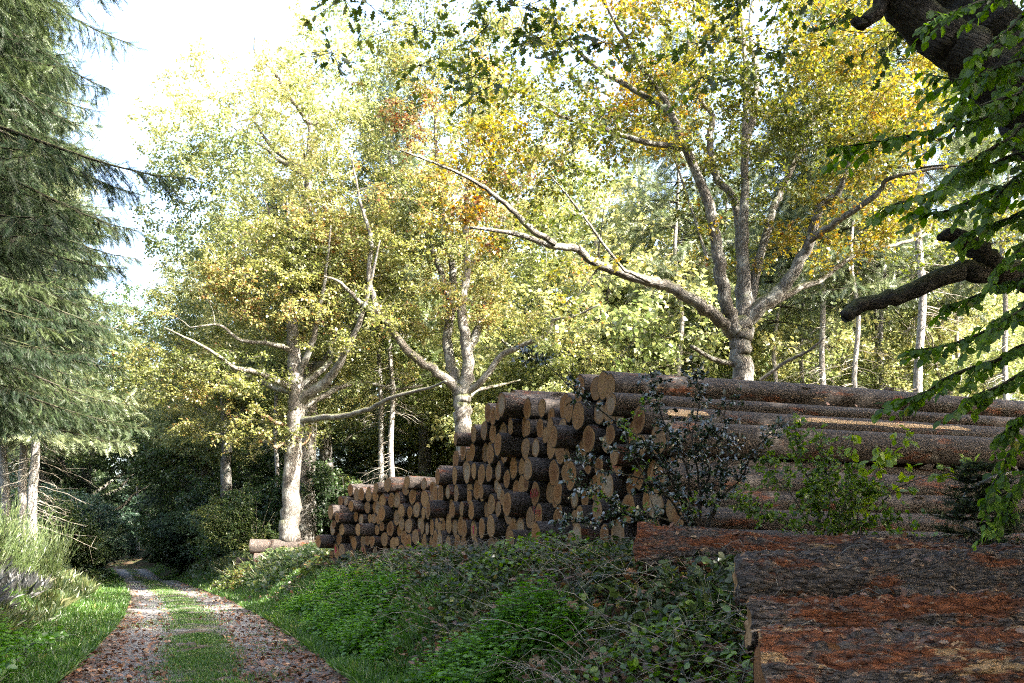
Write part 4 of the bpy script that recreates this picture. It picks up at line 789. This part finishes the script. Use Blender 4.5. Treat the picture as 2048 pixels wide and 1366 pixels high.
# ------------------------------------------------------------------ the old oak overhead at the right
W = lambda *a: np.array(a, float)
fo = W(6.1, 8.9, float(ground_z(6.1, 8.9)) - .1)
F_ = [(np.array([fo, W(5.9, 8.8, 2.2), W(5.5, 8.6, 3.9), W(4.95, 8.4, 4.9), W(4.35, 8.25, 5.35)]), np.array([.60, .50, .46, .42, .36])),
      (np.array([W(4.45, 8.25, 5.3), W(3.95, 8.15, 5.55), W(3.55, 8.1, 5.75), W(3.25, 8.05, 6.0), W(2.85, 8.0, 6.35), W(2.55, 7.9, 6.9), W(1.9, 8.4, 7.8), W(.6, 9.6, 8.6), W(-.8, 10.8, 9.0), W(-2.0, 11.6, 9.0)]), np.array([.30, .22, .185, .165, .145, .12, .09, .07, .05, .02])),
      (np.array([W(4.5, 8.3, 5.3), W(4.1, 8.4, 5.9), W(3.8, 8.5, 6.5), W(3.55, 8.6, 7.4), W(3.2, 9.2, 9.2), W(2.6, 10.2, 11.5)]), np.array([.32, .27, .23, .20, .14, .04])),
      (np.array([W(5.3, 8.5, 4.4), W(5.2, 8.9, 6.0), W(5.6, 9.6, 8.5), W(6.4, 10.4, 11.5), W(6.8, 11.0, 14)]), np.array([.34, .27, .22, .14, .04])),
      (np.array([W(3.4, 8.6, 7.8), W(2.6, 9.4, 8.6), W(1.6, 10.4, 8.9), W(.8, 11.2, 8.7)]), np.array([.12, .08, .05, .02])),
      (np.array([W(5.7, 8.7, 3.2), W(5.0, 8.2, 3.75), W(4.1, 7.7, 3.72), W(3.42, 7.15, 3.63), W(3.10, 7.0, 3.60), W(2.72, 6.9, 3.42), W(2.44, 6.85, 3.35), W(2.33, 6.82, 3.29), W(2.26, 6.8, 3.24)]), np.array([.16, .125, .10, .080, .066, .056, .048, .050, .044])),
      (np.array([W(3.75, 7.4, 3.68), W(3.42, 7.1, 3.70), W(3.22, 7.02, 3.80), W(3.08, 7.0, 3.86), W(2.98, 6.98, 3.83)]), np.array([.085, .080, .068, .050, .022])),
      (np.array([W(3.0, 8.0, 6.15), W(2.9, 7.95, 5.95), W(2.78, 7.9, 5.82), W(2.7, 7.9, 5.86)]), np.array([.07, .06, .05, .035]))]
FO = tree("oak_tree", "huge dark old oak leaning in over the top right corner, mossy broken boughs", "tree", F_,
     [((-.6, 11.2, 7.75), (1.7, 1.5, .75)), ((-1.7, 11.6, 7.75), (.9, 1.2, .5))] * 2 + [((1.3, 10.4, 7.75), (1.5, 1.5, .75)), ((2.4, 9.6, 6.95), (.9, 1.2, .65)), ((3.2, 9.3, 7.2), (1.1, 1.2, .8))] * 1 + [((3, 9.5, 10.5), (6.0, 5.0, 2.2)), ((7.5, 9.5, 10.5), (5, 5.5, 3.2)), ((1.0, 8.5, 10.2), (3.2, 3.2, 1.3)), ((4.0, 13.5, 12.0), (4.0, 2.5, 2.2)), ((6.5, 8.5, 14.5), (6, 6, 3.0)), ((7.5, 8, 17.5), (4.5, 4.5, 2.5))],  # upper crown out of view is built tall to shade the left spruces
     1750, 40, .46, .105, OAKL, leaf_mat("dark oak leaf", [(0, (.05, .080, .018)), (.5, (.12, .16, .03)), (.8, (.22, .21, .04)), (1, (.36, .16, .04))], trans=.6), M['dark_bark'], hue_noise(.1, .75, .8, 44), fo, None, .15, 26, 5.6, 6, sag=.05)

hb = MB(); hbl = MB(); hbt = MB(); hroot = thing("hornbeam_sapling", "fresh green hornbeam sprays hanging in from the right edge, before the old oak", "tree", (4.75, 6.6, 1.0))
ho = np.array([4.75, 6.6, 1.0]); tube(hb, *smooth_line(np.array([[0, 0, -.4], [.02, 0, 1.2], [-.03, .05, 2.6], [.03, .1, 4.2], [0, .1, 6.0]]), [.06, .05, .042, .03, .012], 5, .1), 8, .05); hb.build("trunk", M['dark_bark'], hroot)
HBR = [([(2330, 330), (2120, 210), (1980, 235), (1850, 265), (1740, 285), (1662, 296)], 6.4), ([(2330, 220), (2120, 125), (2010, 130), (1940, 158), (1855, 150)], 6.2), ([(2330, 420), (2120, 305), (1960, 340), (1850, 390), (1765, 415)], 6.0), ([(2330, 460), (2110, 365), (1990, 380), (1900, 420), (1825, 425)], 6.8),
       ([(2330, 120), (2110, 20), (2020, 60), (1960, 110), (1935, 185)], 5.9), ([(2330, 520), (2110, 425), (2010, 440), (1925, 470)], 6.3), ([(2330, 640), (2110, 560), (2020, 565), (1945, 595), (1890, 612)], 6.6), ([(2330, 720), (2110, 620), (2000, 650), (1900, 690), (1805, 702)], 6.1), ([(2330, 800), (2110, 690), (1990, 722), (1900, 752), (1850, 785), (1800, 800)], 6.5),
       ([(2330, 840), (2110, 745), (2000, 772), (1930, 800)], 5.9), ([(2330, 60), (2110, -20), (2000, -8), (1910, 22), (1845, 52)], 6.5), ([(2330, 360), (2110, 250), (2010, 282), (1930, 332), (1885, 382)], 5.7), ([(2330, 560), (2110, 480), (2040, 500), (1990, 540)], 6.0), ([(2330, 950), (2110, 885), (2035, 892), (1995, 955), (1965, 1010)], 6.9),
       ([(2330, 1000), (2110, 940), (2045, 962), (2005, 1025), (1975, 1062)], 7.0), ([(2330, 260), (2110, 170), (2030, 190), (1950, 215), (1900, 230)], 5.6), ([(2330, 680), (2110, 590), (2040, 620), (1980, 660)], 5.8), ([(2330, 40), (2120, 60), (2060, 90), (2010, 150), (2000, 210)], 6.6), ([(2330, 900), (2110, 820), (2030, 850), (1990, 880)], 6.7), ([(2330, 330), (2110, 330), (2040, 350), (1990, 400), (1975, 440)], 6.2)]
g = np.random.default_rng(5)
for lst, Y in HBR:
    pts = np.array([P(a, b, Y + (6.6 - Y) * max(0, (a - 2048) / 280)) for a, b in lst]) - ho; pts[0] = [0, .05, pts[0][2]]
    p, r = smooth_line(pts, rads(.020, .003, len(pts)), 6, .2); tube(hbt, p, r, 5, cap=False)
    ln = np.linalg.norm(np.diff(p, axis=0), axis=1).sum(); cum = np.concatenate([[0], np.cumsum(np.linalg.norm(np.diff(p, axis=0), axis=1))])
    tw = []
    s = ln * .30
    while s < ln:
        q = np.array([np.interp(s, cum, p[:, i]) for i in range(3)]); j = min(np.searchsorted(cum, s), len(p) - 1); tn = unit(p[j] - p[max(j - 1, 0)]); sd = unit(np.cross(tn, [0, 0, 1.0])) * g.choice([-1, 1]); L_ = g.uniform(.16, .42) * (1.15 - .6 * s / ln)
        e = q + (tn * .75 + sd * .75 + np.array([0, 0, g.uniform(-.55, .1)])) * L_; tw.append((q, e)); s += g.uniform(.05, .10)
    tw.append((p[-4], p[-1])); a = np.array([t[0] for t in tw]); b = np.array([t[1] for t in tw]); cones(hbt, a, b, np.full(len(a), .003), np.full(len(a), .0012))
    for q, e in tw + [(p[k], p[k + 1]) for k in range(len(p) // 3, len(p) - 1)]:
        L_ = np.linalg.norm(e - q); n = max(2, int(L_ / .028)); t = (np.arange(n) + .5) / n; d = unit(e - q); sd = unit(np.cross(d, [0, 0, 1.0])); sg = np.where(np.arange(n) % 2, 1, -1)[:, None]
        dirs = unit(d * .55 + sd * sg * .65 + np.array([0, 0, -.55]) + g.normal(0, .22, (n, 3))); leaves(hbl, OVAL, q + (e - q) * t[:, None], dirs, unit(np.array([0, -.35, .9]) + g.normal(0, .45, (n, 3))), g.uniform(.052, .088, n), np.clip(.42 + g.normal(0, .2, n), 0, 1))
hbt.build("branches", M['dark_bark'], hroot); hbl.build("crown", leaf_mat("hornbeam leaf", [(0, (.045, .090, .015)), (.5, (.11, .20, .024)), (.85, (.17, .28, .035)), (1, (.30, .26, .05))], trans=.55, gloss=.025, rough=.4), hroot, smooth=False)

# ------------------------------------------------------------------ bushes before the near stack
def bush_from(name, label, cat, base, stems, leaf, leafm, barkm, tw_n, tw_len, per, size, tint, r0=.012, tv=.2, group=None, droop=.2):
    b = np.asarray(base, float); root = thing(name, label, cat, b, group); mb, ml = MB(), MB(); Q, E = [], []
    for lst in stems:
        p, r = smooth_line(np.asarray(lst, float) - b, rads(r0, .003, len(lst)), 6, .6); tube(mb, p, r, 5, cap=False); n = len(p)
        for k in range(tw_n):
            i = int(n * rng.uniform(.22, .999)); d = unit(rdir(1, .8)[0] + np.array([0, 0, .2])); Q.append(p[i]); E.append(p[i] + d * tw_len * rng.uniform(.4, 1.2))
    Q, E = np.array(Q), np.array(E); cones(mb, Q, E, np.full(len(Q), .0048), np.full(len(Q), .0015)); idx = np.repeat(np.arange(len(Q)), per); t = rng.uniform(.2, 1.05, (len(idx), 1))
    d = unit(E[idx] - Q[idx]); leaves(ml, leaf, Q[idx] + (E[idx] - Q[idx]) * t, unit(d * .6 + rdir(len(idx)) * .9 + [0, 0, -droop]), unit(np.array([0, -.45, .8]) + rng.normal(0, .5, (len(idx), 3))), size * rng.uniform(.65, 1.2, len(idx)), tint + rng.normal(0, tv, len(idx)))
    mb.build("stems", barkm, root); ml.build("foliage", leafm, root, smooth=False); return root
hbs = P(1400, 1095, 11.0)
bush_from("holly_bush", "dark glossy holly with a long bare stem reaching left, before the near stack's end", "shrub", hbs,
    [[hbs, P(1350, 960, 10.9), P(1290, 890, 10.9), P(1230, 842, 11), P(1160, 790, 11), P(1082, 722, 11.1), P(1045, 702, 11.1)], [hbs, P(1400, 980, 10.9), P(1385, 880, 11), P(1400, 800, 11), P(1385, 735, 11.1)], [hbs, P(1440, 990, 11), P(1455, 900, 11.1), P(1450, 820, 11), P(1480, 790, 11)], [hbs, P(1340, 1000, 10.8), P(1290, 960, 10.8), P(1200, 940, 10.8), P(1130, 905, 10.8)],
     [hbs, P(1330, 1040, 10.7), P(1250, 1030, 10.7), P(1170, 1045, 10.7), P(1110, 1040, 10.7)], [hbs, P(1370, 930, 10.8), P(1330, 850, 10.9), P(1310, 790, 10.9), P(1300, 740, 11)], [hbs, P(1360, 1000, 10.9), P(1310, 900, 10.7), P(1260, 905, 10.7), P(1210, 900, 10.7)], [hbs, P(1430, 1010, 11), P(1480, 960, 11), P(1510, 900, 11), P(1560, 850, 11)], [hbs, P(1390, 1040, 10.9), P(1350, 960, 10.9), P(1330, 920, 10.8), P(1380, 860, 10.8)], [hbs, P(1400, 1000, 11), P(1420, 940, 10.8), P(1390, 900, 10.8), P(1440, 860, 10.8)], [hbs, P(1300, 1060, 10.7), P(1220, 1000, 10.7), P(1150, 960, 10.7)]],
    OVAL, M['holly_leaf'], M['dark_bark'], 40, .17, 8, .055, .35, .016, .25)
bush_from("ivy_stem", "leaning twiggy stem with small bright leaves before the near stack's right end", "shrub", P(1330, 1090, 10.9),
    [[P(1330, 1090, 10.9), P(1290, 960, 10.8), P(1250, 860, 10.8), P(1300, 800, 10.8)], [P(1330, 1090, 10.9), P(1390, 1000, 10.8), P(1460, 1010, 10.8), P(1500, 960, 10.8)], [P(1330, 1090, 10.9), P(1270, 1020, 10.7), P(1190, 990, 10.7)]], OVAL, M['lime_leaf'], M['twig'], 22, .16, 6, .05, .35, .008)
hz = P(1720, 1095, 11.3)
bush_from("hazel_bush", "lime-green backlit hazel with big round leaves, before the near stack's long side", "shrub", hz,
    [[hz, P(1700, 1000, 11.2), P(1690, 920, 11.2), P(1715, 840, 11.2)], [hz, P(1740, 980, 11.2), P(1770, 910, 11.1), P(1820, 870, 11.1)], [hz, P(1770, 1000, 11.2), P(1830, 960, 11.1), P(1900, 945, 11.1), P(1945, 930, 11.1)], [hz, P(1720, 1000, 11.2), P(1760, 940, 11.2), P(1775, 890, 11.2)]], OVAL, M['lime_leaf'], M['twig'], 15, .16, 3, .125, .72, .010, .10)
hz2 = P(1640, 1100, 11.2)
bush_from("hazel_bush", "denser dark-centred green bush with small leaves just left of the round-leaved hazel", "shrub", hz2,
    [[hz2, P(1630, 990, 11.1), P(1600, 920, 11.1), P(1590, 850, 11.1)], [hz2, P(1590, 1000, 11.0), P(1540, 940, 11.0), P(1530, 900, 11)], [hz2, P(1660, 1000, 11.1), P(1650, 930, 11.1), P(1640, 880, 11)], [hz2, P(1690, 1020, 11.1), P(1720, 970, 11.1), P(1760, 985, 11)], [hz2, P(1580, 1050, 11.0), P(1520, 1030, 11), P(1480, 1000, 11)], [hz2, P(1700, 1060, 11.1), P(1760, 1040, 11.1), P(1830, 1050, 11)], [hz2, P(1640, 1030, 11.1), P(1620, 990, 10.9), P(1660, 950, 10.9)], [hz2, P(1670, 1050, 11.1), P(1690, 1000, 10.9), P(1700, 940, 10.9)]], OVAL, M['lime_leaf'], M['twig'], 46, .20, 7, .060, .34, .011, .22)
cf = P(1955, 1110, 11.0)
s = conifer("fir_seedling", "small dark fir seedling before the near stack at the right", 1.05, .06, .62, .09, 5, .03, .10, SPRAY, 'needle', 'pine_bark', 51, .014, .1, 0, .1, cf, None, .5)
s['category'] = "seedling"

# ------------------------------------------------------------------ ground cover
def scat(n, d0, d1, y0, y1, pw=1.6, seed=0, clump=None, keep=None):
    """points on the ground, thinning with distance; clump = (scale, threshold)"""
    k = int(n * (3 if clump else 1.2)); u = rng.random(k); e = 1 - pw
    Y = (y0 ** e + u * (y1 ** e - y0 ** e)) ** (1 / e) if abs(e) > 1e-6 else y0 * (y1 / y0) ** u
    d = rng.uniform(d0, d1, k); X = xy_from(d, Y); p = np.stack([X, Y, 0 * X], -1); ok = np.ones(k, bool)
    if clump: ok &= fbm(p * clump[0], 2, seed) > clump[1]
    for org, ddir, az, s0, s1 in (((1.86, 13.5, 0), D1, AZ1, -2.6, 14), ((-1.75, 24.2, 0), D2, AZ2, -.6, 6.6)):
        q = p - np.array(org); t = q @ np.array([math.sin(az), math.cos(az), 0]); s = q @ np.array(ddir); ok &= ~((t > -.12) & (s > s0) & (s < s1))
    if keep is not None: ok &= keep(d, Y, X)
    d, Y, X = d[ok][:n], Y[ok][:n], X[ok][:n]; return d, Y, X, ground_z(X, Y)
def onroad(d): return np.abs(d) < 2.1
def track_top(d, Y, X): return ground_z(X, Y, False) + .012 + .03 * np.exp(-(d / .35) ** 2)
def stuff(mb, name, m, label, smooth=False):
    o = mb.build(name, m, None, smooth); o['kind'] = "stuff"; o['label'] = label; return o
def blades(n, d0, d1, y0, y1, h0, h1, name, m, label, clump=None, pw=1.6, seed=0, tb=.45, tv=.2, lean=.45, keep=None, wk=1.0):
    d, Y, X, Z = scat(n, d0, d1, y0, y1, pw, seed, clump, keep); Z = np.where(onroad(d), track_top(d, Y, X), Z) - .01; k = len(X); p = np.stack([X, Y, Z], -1)
    dr = unit(rng.normal(0, lean, (k, 3)) * [1, 1, .2] + [0, 0, 1.0]); mb = MB(); hn = fbm(p * [.9, .9, 0], 2, seed + 4)
    hh = (h0 + (h1 - h0) * np.clip(hn * 1.6 - .3, 0, 1)) * rng.uniform(.6, 1.2, k); T, Fs = BLADE
    wid = wk * (.0045 + .00055 * Y) / np.maximum(hh, .03) * rng.uniform(.6, 1.3, k)
    s = unit(np.cross(dr, unit(rng.normal(0, 1, (k, 3)) * [1, 1, 0] + 1e-6))); nn = np.cross(s, dr)
    V = p[:, None] + hh[:, None, None] * (wid[:, None, None] * T[None, :, 0:1] * s[:, None] + T[None, :, 1:2] * dr[:, None] + T[None, :, 2:3] * nn[:, None])
    b = np.arange(k)[:, None, None] * 4; mb.add(V.reshape(-1, 3), (b + Fs[0][None]).reshape(-1, 4), np.repeat(np.clip(tb + .5 * (hn - .5) + rng.normal(0, tv, k), 0, 1), 4))
    return stuff(mb, name, m, label)
blades(90000, -4.4, -1.75, 9, 110, .07, .30, "verge_grass", M['grass'], "bright green grass on the left verge of the track", seed=1)
blades(75000, 1.75, 3.6, 9, 110, .07, .28, "verge_grass", M['grass'], "bright green grass on the right verge of the track", seed=2)
blades(52000, -.85, .75, 9, 140, .02, .085, "track_grass", M['grass'], "short grass strip between the two wheel ruts", clump=(2.2, .30), seed=3, tb=.44, tv=.26, keep=lambda d, Y, X: rng.random(len(d)) < np.exp(-((d + .05) / .40) ** 2))
blades(9000, -1.9, 1.9, 9, 120, .02, .07, "track_grass", M['grass'], "sparse grass tufts in the gravel", clump=(1.6, .58), seed=4, tb=.4)
blades(110000, -13, -3.2, 12, 90, .18, .60, "bank_grass", M['dry_grass'], "tall dry grass and stalks on the left bank", seed=5, tb=.30, lean=.55)
blades(20000, 3.0, 9.0, 36, 100, .2, .7, "bank_grass", M['dry_grass'], "rough grass on the right bank beyond the stacks", seed=6, tb=.35, lean=.55)
blades(14000, -8.5, -4.0, 15, 30, .35, .8, "heather", M['heather'], "grey heathery stalks on the left bank", clump=(.5, .52), seed=7, tb=.4, lean=.5, wk=.4)
blades(7000, 3.0, 9.0, 8, 30, .10, .35, "bank_grass", M['dry_grass'], "thin straggling grass among the brambles on the right bank", clump=(.7, .5), seed=8, tb=.25, lean=.8, wk=.35)

def cover(n, d0, d1, y0, y1, hmax, tmpl, size, name, m, label, clump=None, seed=0, pw=1.6, tb=.45, tv=.2, hn_sc=.7, keep=None, stems=0, stem_m='dead_twig', grow_=.022):
    d, Y, X, Z = scat(n, d0, d1, y0, y1, pw, seed, clump, keep); k = len(X); p = np.stack([X, Y, Z], -1); hn = np.clip(fbm(p * [hn_sc, hn_sc, 0], 2, seed + 11) * 2 - .45, .12, 1)
    p[:, 2] += hmax * hn * rng.random(k) ** .55; mb = MB(); dr = unit(rdir(k, .5) + [0, 0, -.15]); tn = fbm(p * 1.1, 2, seed + 3) - .5
    leaves(mb, tmpl, p, dr, unit(np.array([0, -.25, 1.0]) + rng.normal(0, .45, (k, 3))), size * (1 + grow_ * (Y - 8)) * rng.uniform(.6, 1.3, k), tb + .7 * tn + rng.normal(0, tv, k)); stuff(mb, name, m, label)
    if stems:
        d, Y, X, Z = scat(stems, d0, d1, y0, min(y1, 26), pw, seed + 1, None, keep); mb = MB()
        for a, b, c in zip(X, Y, Z):
            az = rng.uniform(0, 6.28); L_ = rng.uniform(.3, 1.1); t = np.linspace(0, 1, 6)[:, None]; q = np.array([a, b, c - .03]) + np.array([math.cos(az), math.sin(az), 0]) * L_ * t + np.array([0, 0, 1]) * (hmax * rng.uniform(.5, 1.25) * np.sin(np.pi * .75 * t)) + rng.normal(0, .03, (6, 3)) * t
            tube(mb, q, rads(rng.uniform(.003, .008), .0015, 6), 3, cap=False)
        stuff(mb, name + "_stems", M[stem_m], "arching bare stems among the " + label.split(" on ")[0])
cover(13000, 2.8, 8.5, 5.2, 40, .36, TRIFOL, .085, "bramble_undergrowth", M['bramble'], "bramble leaves on the bank below the log stacks", seed=21, tb=.54, tv=.26, stems=2400, grow_=.03, clump=(.9, .40))
cover(9500, 3.0, 7.5, 7, 40, .30, OVAL, .070, "ivy_undergrowth", M['bramble'], "small dark leaves on the bank below the log stacks", seed=22, tb=.34, tv=.25, grow_=.03, clump=(.9, .46))
cover(11000, 2.9, 8.0, 5.2, 26, .44, OVAL, .070, "lime_undergrowth", M['lime_leaf'], "lighter green seedlings on the bank below the log stacks", seed=23, tb=.30, clump=(.7, .5))
cover(14000, -5.6, -2.3, 9.5, 21, .45, OVAL, .085, "bramble_undergrowth", M['nettle'], "bright green leafy weeds on the left verge", seed=24, tb=.45, stems=160, stem_m='twig', clump=(.5, .40))
cover(9000, -13, -4.5, 16, 60, .55, TRIFOL, .10, "bramble_undergrowth", M['bramble'], "bramble leaves on the left bank", seed=25, tb=.55, stems=250, grow_=.02, clump=(.4, .45))
cover(9000, 2.6, 9.0, 34, 75, .7, KITE, .13, "bramble_undergrowth", M['green_leaf'], "weeds on the right bank beyond the far stack", seed=26, tb=.6, grow_=.012)
cover(9000, -14, -2.9, 55, 120, 1.0, KITE, .18, "bramble_undergrowth", M['green_leaf'], "weeds along the left edge at the far bend", seed=27, tb=.4, grow_=.008)

def nettles(n, d0, d1, y0, y1, h, name, label, seed, keep=None, clump=None):
    d, Y, X, Z = scat(n, d0, d1, y0, y1, 1.4, seed, clump, keep); k = len(X); b = np.stack([X, Y, Z], -1); hh = h * (.5 + fbm(b * [.8, .8, 0], 2, seed)) * rng.uniform(.7, 1.15, k); top = b + np.stack([rng.normal(0, .06, k), rng.normal(0, .06, k), hh], -1)
    mb = MB(); cones(mb, b, top, np.full(k, .004), np.full(k, .002), .3)
    for lv in range(6):
        f = 1 - lv * .15; q = b + (top - b) * f; a0 = rng.uniform(0, 6.28, k) + lv * 1.57
        for s_ in (0, np.pi):
            a = a0 + s_; leaves(mb, OVAL, q, np.stack([np.cos(a), np.sin(a), .25 - .18 * lv + 0 * a], -1), upn(k, .25), (.055 + .017 * lv) * rng.uniform(.8, 1.2, k) * (1 + .012 * (Y - 10)), np.clip(.62 - .07 * lv + rng.normal(0, .13, k), 0, 1), 1.05)
    stuff(mb, name, M['nettle'], label)
nettles(1500, 2.05, 3.35, 9.2, 26, .46, "nettle_bed", "bed of fresh green nettles along the right verge", 31, clump=(.45, .46))
nettles(420, -4.8, -2.5, 10, 17, .5, "nettle_bed", "fresh green nettles low at the left verge", 32, clump=(.6, .45))

# fallen leaves
d, Y, X, Z = scat(22000, -2.6, 2.9, 8.5, 60, 2.2, 41); k_ = rng.random(len(d)) < np.clip(.25 + .9 * np.exp(-((Y - 9) / 7.0)) + .35 * (d > .4) + .25 * (d < -1.3) - .45 * (np.abs(d) < .5), .05, 1)
d, Y, X, Z = d[k_], Y[k_], X[k_], Z[k_]; Z = np.where(onroad(d), ground_z(X, Y, False) + .02, Z + .03); k = len(d); mb = MB()
leaves(mb, OVAL, np.stack([X, Y, Z], -1), rdir(k, .25), upn(k, .38), .062 * (1 + .02 * (Y - 10)) * rng.uniform(.5, 1.4, k), rng.beta(1.6, 1.8, k), 1.15); stuff(mb, "leaf_litter", M['litter'], "brown fallen leaves strewn over the track")
d, Y, X, Z = scat(16000, 2.4, 9.5, 5, 34, 1.8, 42); k = len(d); mb = MB()
leaves(mb, OAKL, np.stack([X, Y, Z + .02 + .20 * rng.random(k) ** 2], -1), rdir(k, .3), upn(k, .5), .11 * rng.uniform(.6, 1.3, k), rng.beta(1.6, 1.8, k)); stuff(mb, "leaf_litter", M['litter'], "brown fallen leaves on the right bank")
mb = MB(); BIG = [o for o in SC.objects if o.get('group') == "big logs lying on the bank"]
for o in BIG:
    me = o.data; co = np.empty(len(me.vertices) * 3, np.float32); me.vertices.foreach_get("co", co); co = co.reshape(-1, 3); mw = np.array(o.matrix_world); w = co @ mw[:3, :3].T + mw[:3, 3]; ax = mw[:3, 2]
    c = mw[:3, 3] + np.outer((w - mw[:3, 3]) @ ax, ax); nn = unit(w - c); sel = np.where(nn[:, 2] > .72)[0]; sel = rng.choice(sel, min(len(sel), 230), replace=False); k = len(sel)
    leaves(mb, OAKL, w[sel] + nn[sel] * .008, rdir(k, .3), unit(nn[sel] + rng.normal(0, .35, (k, 3))), .080 * rng.uniform(.4, 1.25, k), rng.beta(1.8, 1.1, k))
for o, end, r, az, roll in ALL_LOGS:
    if end[2] > 3.0 and end[1] < 24:
        ax = np.array([math.sin(az), math.cos(az), 0]); k = 9; t = rng.uniform(.1, 9, k); p = end + np.outer(t, ax); p[:, 2] += r * (1.0 - .012 * t) + .004; p += np.outer(rng.normal(0, r * .2, k), np.array([-ax[1], ax[0], 0]))
        leaves(mb, KITE, p, rdir(k, .3), upn(k, .4), .10 * rng.uniform(.6, 1.2, k), rng.beta(2, 1.6, k))
stuff(mb, "leaf_litter", M['litter'], "brown leaves lying along the tops of the logs")

# ------------------------------------------------------------------ ferns, stick, broom
def fern(loc, label, seed, n=8, L_=.75):
    g = np.random.default_rng(seed); root = thing("fern", label, "fern", loc, "ferns at the foot of the bank")
    for k in range(n):
        az = k * 6.283 / n + g.normal(0, .25); ln = L_ * g.uniform(.7, 1.1); d = np.array([math.cos(az), math.sin(az), 0]); t = np.linspace(0, 1, 26)[:, None]; p = d * ln * t * (1 - .12 * t) + np.array([0, 0, 1]) * ln * (1.05 * t - .85 * t ** 2.2)
        mb = MB(); tube(mb, p, rads(.004, .0012, 26), 3, cap=False); sd = np.array([-d[1], d[0], 0])
        for sg in (-1, 1):
            m_ = np.arange(3, 25); tt = t[m_, 0]; leaves(mb, KITE, p[m_], sd * sg + d * .35 + np.array([0, 0, -.12]) + g.normal(0, .05, (len(m_), 3)), upn(len(m_), .12), ln * .26 * np.sin(np.pi * np.clip(tt * .85 + .13, 0, 1)) ** .8 + .012, np.full(len(m_), .7) + g.normal(0, .08, len(m_)), .42)
        mb.build("frond", M['nettle'], root, smooth=False)
def gp(px, Y, dz=0.0): X = (px - CX) / F * Y; return np.array([X, Y, float(ground_z(X, Y)) + dz])
fern(gp(965, 10.2), "bright green fern with spread fronds at the foot of the bank, by the pale stick", 1, 9, .62)
fern(gp(1012, 9.6), "smaller fern with few upright fronds just right of the pale stick", 2, 5, .5)
sb = gp(985, 10.0, .06); mb = MB(); tube(mb, *smooth_line(np.array([[0, 0, 0], [.10, .05, .09], [.22, .08, .16], [.36, .1, .26], [.5, .12, .32]]), [.028, .03, .026, .024, .018], 5, .15), 8, .15)
o = mb.build("fallen_branch", M['pine_bark']); o.location = sb; tag(o, "pale broken stick leaning on the foot of the bank beside the fern", "branch")
def broom(loc, label, seed):
    g = np.random.default_rng(seed); root = thing("broom_shrub", label, "shrub", loc, "broom shrubs on the left bank"); mb, ml = MB(), MB()
    n = 150; a = g.uniform(0, 6.28, n); r = g.random(n) ** .5 * .35; b = np.stack([np.cos(a) * r, np.sin(a) * r, 0 * a], -1); e = b * g.uniform(2.0, 4.2, (n, 1)) + np.stack([g.normal(0, .15, n), g.normal(0, .15, n), g.uniform(1.1, 2.3, n)], -1)
    cones(mb, b, e, np.full(n, .008), np.full(n, .003)); k = np.repeat(np.arange(n), 16); t = g.uniform(.3, 1, (len(k), 1)); q = b[k] + (e[k] - b[k]) * t; leaves(ml, KITE, q, unit(e[k] - b[k]) + g.normal(0, .25, (len(k), 3)), rdir(len(k)), .22 * g.uniform(.6, 1.2, len(k)), np.clip(.45 + g.normal(0, .2, len(k)), 0, 1), .12)
    mb.build("stems", M['broom'], root); ml.build("foliage", M['broom'], root, smooth=False)
broom(gp(25, 29), "feathery green broom with upright wands at the left edge of the bank", 1); broom(gp(-30, 27), "broom half cut off by the left edge of the picture", 2); broom(gp(95, 36), "smaller broom at the foot of the sunlit spruce trunks", 3)
